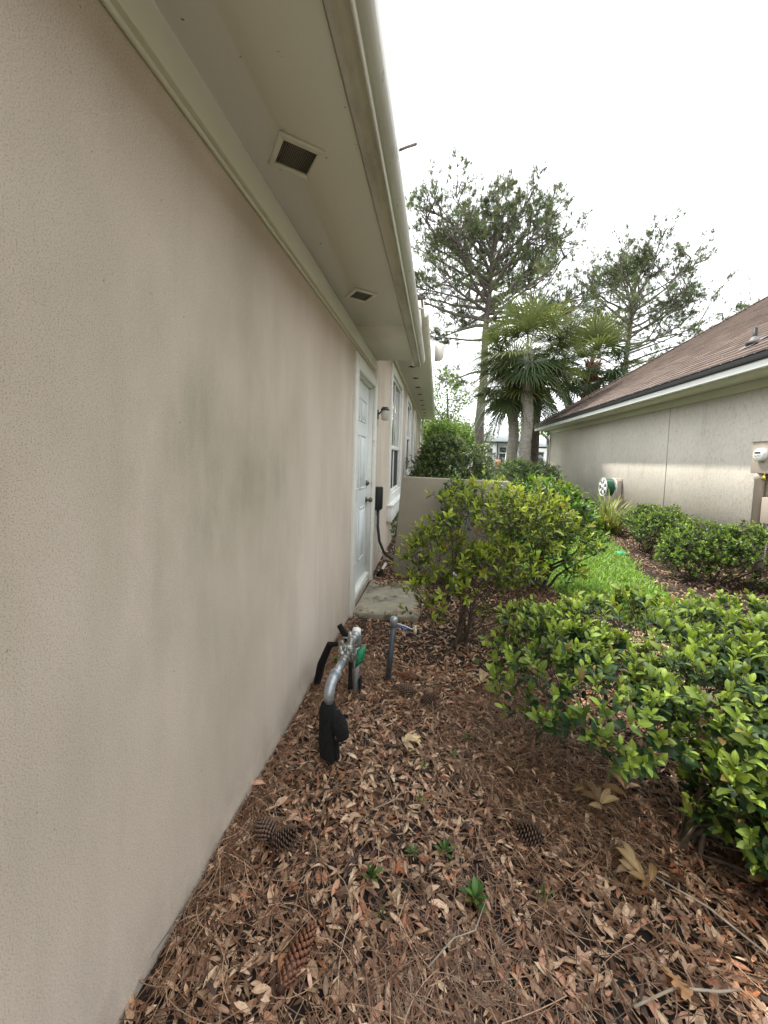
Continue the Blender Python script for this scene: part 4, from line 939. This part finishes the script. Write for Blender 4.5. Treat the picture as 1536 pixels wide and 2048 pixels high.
def leafy_tree(name, base, h, r0, blobs, nclump, leaf, mat, label, seed=1, dens=14, bark='bark_pine', group=None):
    random.seed(seed); T = empty(name, base, label, 'tree', group); b = np.array(base, float); mb = MB()
    mid = b+np.array([.05*h*.2, 0, h*.5]); topp = b+np.array([0, 0, h*.8])
    mb.tube([b, (b+mid)/2+np.array([.05, 0, 0]), mid, topp], [r0, r0*.8, r0*.6, r0*.2], 8, jit=.05)
    vol = np.array([x[1][0]*x[1][1]*x[1][2] for x in blobs])**.67; li = rng.choice(len(blobs), nclump, p=vol/vol.sum())
    C = np.array([x[0] for x in blobs], float)[li]; Rr = np.array([x[1] for x in blobs], float)[li]
    dd = nrm(rng.normal(0, 1, (nclump, 3))); P_ = C+dd*Rr*(rng.uniform(.15, 1.05, nclump)**.5)[:, None]
    for bl in blobs:
        c = np.array(bl[0], float); s = b+np.array([0, 0, min(h*.75, max(h*.25, c[2]-h*.25))]); mb.tube([s, (s+c)/2+rng.normal(0, .05*h*.2, 3), c], [r0*.4, r0*.25, r0*.1], 5, cap=False)
    for i in range(min(nclump, 260)): mb.tube([C[i]+(P_[i]-C[i])*.1, (C[i]+P_[i])/2+rng.normal(0, .03, 3), P_[i]], [r0*.12, r0*.07, r0*.03], 3, cap=False)
    mb.build('trunk', M[bark], T, True)
    idx = np.repeat(np.arange(nclump), dens); n = len(idx); cs = leaf*1.7
    loc = P_[idx]+rng.normal(0, cs, (n, 3)); d = nrm(rng.normal(0, 1, (n, 3))+np.array([0, 0, -.2]))
    mb = MB(); sz = leaf*rng.uniform(.7, 1.3, n)
    mb.scatter(*LEAF_LO[:2], frames(d, rng.normal(0, .6, (n, 3))+np.array([0, 0, 1.])), loc, np.c_[sz*1.3, sz, sz], rng.random(n), np.clip(rng.random(nclump)[idx]*.7+rng.random(n)*.3, 0, 1), LEAF_LO[2]); mb.build('crown', M[mat], T)
leafy_tree('young_tree', (.35, 18, 0), 5.6, .08, [((.2, 18, 4.9), (.7, .6, .7)), ((-.45, 18, 4.2), (.6, .6, .5)), ((.8, 18, 4.0), (.6, .6, .5)), ((.2, 18, 3.4), (1.0, .7, .5)), ((-.4, 18, 3.0), (.6, .6, .4))], 240, .12, 'tree', 'slim young tree with sparse light green leaves, left of the tall pine', seed=4, dens=9)
leafy_tree('roadside_tree', (-1.5, 24, 0), 4.5, .14, [((-1.0, 24, 2.9), (2.0, 1.2, 1.0)), ((.8, 24.5, 2.6), (1.6, 1.2, 1.2)), ((-1.6, 24, 1.6), (1.4, 1, .9))], 420, .17, 'tree', 'bushy light green tree low behind the house corner', seed=6, dens=12)
leafy_tree('oak_tree', (-2, 40, 0), 7, .3, [((-2, 40, 4.5), (3, 2.5, 2)), ((1.5, 41, 3.6), (2.6, 2, 1.7)), ((3.8, 41, 3.2), (1.8, 2, 1.6))], 420, .28, 'ligustrum', 'darker wide tree in the distance between the house corner and the tall pine', seed=7, dens=12, group='distant trees')
leafy_tree('oak_tree', (19.5, 62, 0), 7, .3, [((18.5, 62, 4.2), (4, 3, 2.4)), ((23, 62, 5), (5, 3, 3)), ((14, 66, 5.0), (4, 3, 2.5))], 420, .42, 'tree', 'distant green tree right of the white house, seen past the gutter corner', seed=8, dens=12, group='distant trees')
leafy_tree('oak_tree', (5.0, 75, 0), 9, .4, [((5, 75, 5.6), (5, 3, 3)), ((-2, 75, 5), (5, 3, 3)), ((10, 78, 5.5), (5, 3, 3))], 460, .5, 'ligustrum', 'farthest tree mass rising behind the white house roof', seed=10, dens=12, group='distant trees')

# ================================================================== FAR WHITE HOUSE
FH = empty('white_house', (10.5, 56, .3), 'distant white house with grey roof across the lawn', 'house')
YF_ = 56.
mb = MB(); mb.box((4.2, YF_, 0), (8.2, YF_+9, 3.9)); mb.box((8.2, YF_+1.6, 0), (12.0, YF_+9, 3.9)); mb.box((12.0, YF_, 0), (18, YF_+9, 3.3)); mb.build('wall', plain('white_siding', (.82, .83, .84), .7, var=.03), FH)
mb = MB()
for (x0_, x1_, yy, ze, zt) in ((3.9, 12.3, YF_-.5, 3.95, 6.6), (11.9, 18.4, YF_-.5, 3.35, 5.2)):
    mb.add([(x0_, yy, ze), (x1_, yy, ze), (x1_-1.5, yy+5, zt), (x0_+1.5, yy+5, zt), (x1_, yy+10, ze), (x0_, yy+10, ze)], [(0, 1, 2, 3), (1, 4, 2), (4, 5, 3, 2), (5, 0, 3), (0, 5, 4, 1)])
mb.build('roof', plain('pale_grey_roof', (.60, .61, .62), .9, var=.12, nscale=2), FH)
mb = MB(); mb.box((3.9, YF_-.62, 3.72), (12.3, YF_-.5, 3.95)); mb.box((11.9, YF_-.62, 3.12), (18.4, YF_-.51, 3.35)); mb.box((8.22, YF_-.1, .4), (8.34, YF_+.0, 3.7)); mb.build('gutter', M['blackmetal'], FH)
for (a, b, z0_, z1_, yy) in ((5.0, 5.75, .5, 2.9, YF_), (6.0, 6.6, .5, 2.9, YF_), (6.9, 7.6, .5, 2.9, YF_), (8.8, 9.7, .5, 2.3, YF_+1.6), (9.9, 10.8, .5, 2.3, YF_+1.6), (8.8, 9.7, 2.5, 3.2, YF_+1.6), (9.9, 10.8, 2.5, 3.2, YF_+1.6), (12.7, 13.5, .9, 2.6, YF_), (13.7, 14.5, .9, 2.6, YF_)):
    w = MB(); w.box((a-.1, yy-.05, z0_-.1), (b+.1, yy-.001, z1_+.1)); wo = w.build('window', M['white'], FH)
    w = MB(); w.box((a, yy-.06, z0_), (b, yy-.0505, z1_)); w.build('pane', M['glass'], wo)
mb = MB(); mb.box((3, 52, -.02), (18, YF_, .3)); tag(mb.build('patio', M['concrete']), kind='structure')
U = empty('patio_umbrella', (9.3, 54.5, .3), 'closed white umbrella on the far patio', 'umbrella')
mb = MB(); mb.tube([(9.3, 54.5, .3), (9.3, 54.5, 2.7)], .03, 6); mb.build('pole', M['blackmetal'], U)
mb = MB(); mb.tube([(9.3, 54.5, .7), (9.3, 54.5, 1.3), (9.3, 54.5, 2.2), (9.3, 54.5, 2.75)], [.34, .26, .12, .03], 10, jit=.08); mb.build('canopy', M['white'], U)
def patio_chair(x, y, c, label, a=0):
    T = empty('patio_chair', (x, y, .3), label, 'chair', 'chairs on the far patio'); m = plain('chair_'+label.split()[0], c, .6)
    mb = MB(); mb.box((x-.35, y-.35, .68), (x+.35, y+.35, .76)); mb.build('seat', m, T)
    mb = MB(); mb.prism([(y+.28, .76), (y+.36, .76), (y+.52, 1.42), (y+.44, 1.42)], x-.35, x+.35, 'x'); mb.build('backrest', m, T)
    for sx in (-1, 1):
        for sy in (-1, 1): mb = MB(); mb.box((x+sx*.3-.03, y+sy*.3-.03, .3), (x+sx*.3+.03, y+sy*.3+.03, .68)); mb.build('leg', m, T)
patio_chair(8.2, 54, (.36, .18, .09), 'orange brown patio chair left of the closed umbrella'); patio_chair(7.1, 54.2, (.05, .06, .07), 'dark patio chair by the glass doors of the white house'); patio_chair(10.4, 54, (.02, .22, .27), 'teal lounge chair right of the closed umbrella')
mb = MB(); mb.tube([(13.1, 54, .3), (13.1, 54, 1.0), (13.1, 54, 1.65), (13.1, 54, 1.8)], [.24, .27, .22, .08], 12); tag(mb.build('blue_bin', plain('blue_plastic', (.03, .25, .7), .5), origin=(13.1, 54, .3)), 'bright blue rounded bin on the patio right of the palm trunks', 'bin')

# ================================================================== SMALL THINGS ON THE GROUND
def gz(x, y): return float(hgt(np.array(x), np.array(y)))*.012
def weed(loc, n, L_, label, lw=1.0, lift=.5, name='weed'):
    x, y = loc; T = []; a = np.arange(n)*2.4+random.random(); el = np.linspace(lift*.4, lift*1.6, n); d = np.c_[np.cos(a)*np.cos(el), np.sin(a)*np.cos(el), np.sin(el)]
    s = L_*rng.uniform(.7, 1.15, n); base = np.array([x, y, gz(x, y)+.016])
    mb = MB(); mb.scatter(*LEAF[:2], frames(d, np.tile([0, 0, 1.], (n, 1))), np.tile(base, (n, 1))+d*.006+np.c_[np.zeros((n, 2)), el*.012], np.c_[s*lw, s, s], rng.random(n), rng.random(n), LEAF[2])
    tag(mb.build(name, M['weed'], origin=tuple(base)), label, 'weed', 'green weeds in the leaf litter')
for q in (((-.16, 1.11), 11, .040, 'small upright green weed, third lowest on the left of the leaf bed', 1.0, .9), ((.16, 1.11), 13, .045, 'largest leafy green weed near the bottom centre of the leaf bed', 1.15, .6),
          ((.07, 1.24), 12, .035, 'jagged green weed just above the largest weed', .9, .7), ((-.03, 1.22), 10, .028, 'pale low weed left of the jagged weed', .9, .4), ((-.02, 1.42), 8, .022, 'tiny weed standing alone above the pale low weed', .9, .7),
          ((-.11, 1.01), 12, .028, 'yellowish thread leaved weed nearest the bottom edge', .25, 1.0), ((.12, 1.66), 10, .026, 'small weed right of the beige dried sprig', .8, .6), ((.36, 1.13), 14, .040, 'wispy dark green weed right of the largest weed', .25, 1.1),
          ((.18, 1.77), 9, .025, 'small weed up the slope from the dried sprig, below the azalea', .9, .6), ((-.01, 1.57), 6, .026, 'tiny single stalked weed under the dried sprig', .8, 1.1), ((-.60, 2.32), 16, .035, 'low green weed against the wall behind the valve pipes', .9, .8),
          ((.30, 2.5), 12, .03, 'patch of tiny leaves under the azalea stems', .9, .5), ((.55, 2.35), 12, .03, 'dull green seedling between the azalea and the foreground shrub', .9, .5)): weed(*q)
weedy = shrub('climbing_weed', (-.66, 6.6, 0), [((-.64, 6.5, .22), (.05, .9, .28))], 260, .03, ('weed', 'stem'), 'ivy like weed climbing the wall under the first window', 'weed', stems=4, tmpl=LEAF_LO, sr=.03, shoot=.02)

def make_cone(mat, closed=True, L_=.15, r=.030):
    mb = MB(); n = 112
    for k in range(n):
        t = (k+.5)/n; a = k*2.39996; pr = (sin(pi*min(1, t*.92+.06))**.75)*(1-.25*t); rr = r*pr; p = np.array([rr*cos(a)*.8, rr*sin(a)*.8, (t-.5)*L_]); o = np.array([cos(a), sin(a), 0]); tg_ = np.array([-sin(a), cos(a), 0]); u = np.array([0, 0, 1.])
        w = .0118*pr+.002; open_ = .25 if closed else .85; out = nrm(o*open_+u*(1-open_*.5)); l = .014 if closed else .020
        tip = p+out*l+o*.003; th = nrm(np.cross(tg_, out))*.0026
        vs = [p-tg_*w*.5-o*.004, p+tg_*w*.5-o*.004, tip-tg_*w*.75+th*.2, tip+tg_*w*.75+th*.2, tip-tg_*w*.62-th, tip+tg_*w*.62-th, tip+out*.003+o*.0035]
        mb.add(vs, [(0, 1, 3, 2), (2, 3, 6), (3, 5, 6), (5, 4, 6), (4, 2, 6), (0, 4, 5, 1), (0, 2, 4), (1, 5, 3)], [(.5, .5, 0)]*2+[(.5, .5, .45)]*4+[(.5, .5, 1)])
    mb.tube([(0, 0, -.5*L_), (0, 0, -.2*L_), (0, 0, .1*L_), (0, 0, .45*L_)], [r*.3, r*.75, r*.65, r*.1], 10, col=(.5, .5, 0))
    return mb.build('pine_cone', M[mat])
red = make_cone('cone', True, .165, .033); grey = make_cone('cone_grey', False, .10, .034)
used = set()
for (proto, x, y, s, az, el, lab) in ((red, -.32, .885, .84, 1.25, .08, 'long reddish closed pine cone at the bottom edge of the photo'), (grey, -.545, 1.19, .78, 2.6, .2, 'open brown pine cone against the wall, left of a touching pair'), (grey, -.475, 1.17, .85, .6, .3, 'open brown pine cone by the wall, right of a touching pair'),
                                    (grey, .37, 1.335, .85, 2.9, .1, 'weathered grey pine cone alone in the middle of the leaf bed'), (red, -.13, 2.25, .75, 3.0, .05, 'dark pine cone lying just right of the foot of the grey pipe'), (grey, -.12, 2.10, .8, 2.7, .15, 'dark open cone a little nearer than the one at the pipe foot'),
                                    (grey, -.01, 2.03, .8, .4, .2, 'dark open cone rightmost of the three below the grey pipe'), (grey, .20, 1.20, .4, 1.2, .3, 'small chewed cone piece above the largest weed')):
    o = proto if proto.name not in used else copy_tree(proto); used.add(proto.name)
    o.location = (x, y, .034*s+gz(x, y)+.006); o.scale = (s, s, s); o.rotation_euler = Vector((cos(az)*cos(el), sin(az)*cos(el), sin(el))).to_track_quat('Z', 'X').to_euler()
    tag(o, lab, 'pine cone', 'pine cones on the leaves')
def sprig(x, y, n, L_, az, label, lift=.12, spread=1.7, age=.6, z=.048, wid=.95):
    T = empty('dried_sprig', (x, y, z), label, 'dried leaves', 'pale dried leaf sprigs'); t = np.linspace(0, 1, n); a = az+(t-.5)*spread*2*np.where(np.arange(n) % 2, 1, -.8)
    ax = np.array([cos(az), sin(az), 0]); el = lift+rng.normal(0, .15, n); d = np.c_[np.cos(a)*np.cos(el), np.sin(a)*np.cos(el), np.sin(el)]
    s = L_*rng.uniform(.8, 1.2, n); base = np.array([x, y, z+gz(x, y)]); loc = base+ax*(t*L_*1.1)[:, None]+np.c_[np.zeros((n, 2)), rng.uniform(0, .02, n)]
    mb = MB(); mb.scatter(*LEAF[:2], frames(d, np.c_[rng.normal(0, .35, n), rng.normal(-.2, .35, n), np.ones(n)]), loc, np.c_[s*wid, s, s*1.5], rng.random(n), np.clip(rng.normal(age, .2, n), 0, 1), LEAF[2]); mb.build('leaves', M['sprig'], T)
    mb = MB(); mb.tube([base-ax*L_*1.1+np.array([0, 0, -.01]), base, base+ax*L_*.7, base+ax*L_*1.2], [.0022, .002, .0015, .001], 5); mb.build('stalk', M['stem'], T)
sprig(-.11, 1.67, 15, .052, .25, 'beige dried leaf cluster beyond the near black pipe sleeve', age=.95, wid=.95)
sprig(.29, 2.20, 8, .07, 1.2, 'pale dried leaves fallen just below the azalea', age=.8, spread=1.3)
sprig(.66, 1.47, 18, .062, 1.9, 'large golden dried leaf cluster under the foreground shrub', age=.15, spread=1.9)
sprig(.78, 1.55, 9, .07, 1.4, 'darker golden dried leaves touching the shrub stems', age=.05)
sprig(.70, 1.20, 9, .065, 2.3, 'curled golden dried leaves nearer the bottom right', age=.2)
sprig(.93, 1.86, 9, .09, 1.2, 'orange brown dried leaves hanging inside the shrub shade', age=.15, z=.16)
def lobed_leaf(x, y, L_, az, label):
    pts = [(0, 0), (.05, .10), (.14, .10), (.22, .18), (.12, .27), (.16, .33), (.30, .36), (.33, .46), (.18, .50), (.17, .57), (.32, .66), (.30, .76), (.16, .76), (.12, .86), (.13, .96), (0, 1.05)]; pts = pts+[(-a, b) for a, b in pts[::-1][1:-1]]
    mb = MB(); vs = [((px*cos(az)-(py)*sin(az))*L_+x, (px*sin(az)+py*cos(az))*L_+y, .04+.04*abs(px)*L_*3+.012*sin(py*5+px*4)) for px, py in pts]; c = (x-.5*L_*sin(az), y+.5*L_*cos(az), .042)
    vs = [c]+vs; m_ = len(pts); mb.add(vs, [(0, 1+i, 1+(i+1) % m_) for i in range(m_)], [(.9, .4, .1)]+[(.9, .4, .7)]*m_)
    tag(mb.build('oak_leaf', M['oakleaf'], origin=(x, y, .04)), label, 'leaf')
lobed_leaf(.66, .95, .075, .3, 'large lobed orange oak leaf at the bottom right edge')
twig_thing([(.02, .92, .035), (.09, .99, .04), (.15, 1.02, .036), (.19, 1.10, .04)], [.0022, .002, .0018, .001], 'pale thin curved twig in the lower middle of the bed', group='bleached twigs on the leaves')
twig_thing([(.52, .93, .03), (.64, .98, .035), (.74, .985, .04), (.80, 1.0, .035)], [.0035, .0032, .003, .002], 'thick pale twig lying in the bottom right corner', group='bleached twigs on the leaves')
twig_thing([(.68, 1.27, .05), (.84, 1.18, .045), (.95, 1.06, .04), (1.05, 1.02, .035)], [.002, .003, .003, .002], 'long grey twig lying under the foreground shrub', group='bleached twigs on the leaves')
twig_thing([(-.20, 1.33, .04), (-.12, 1.38, .045), (-.08, 1.45, .04)], [.002, .0018, .001], 'short grey twig in the centre left of the leaf bed', group='bleached twigs on the leaves')
twig_thing([(-.40, 1.22, .035), (-.36, 1.17, .04), (-.34, 1.12, .04)], [.002, .0018, .001], 'short white twig just right of the paired pine cones', group='bleached twigs on the leaves')
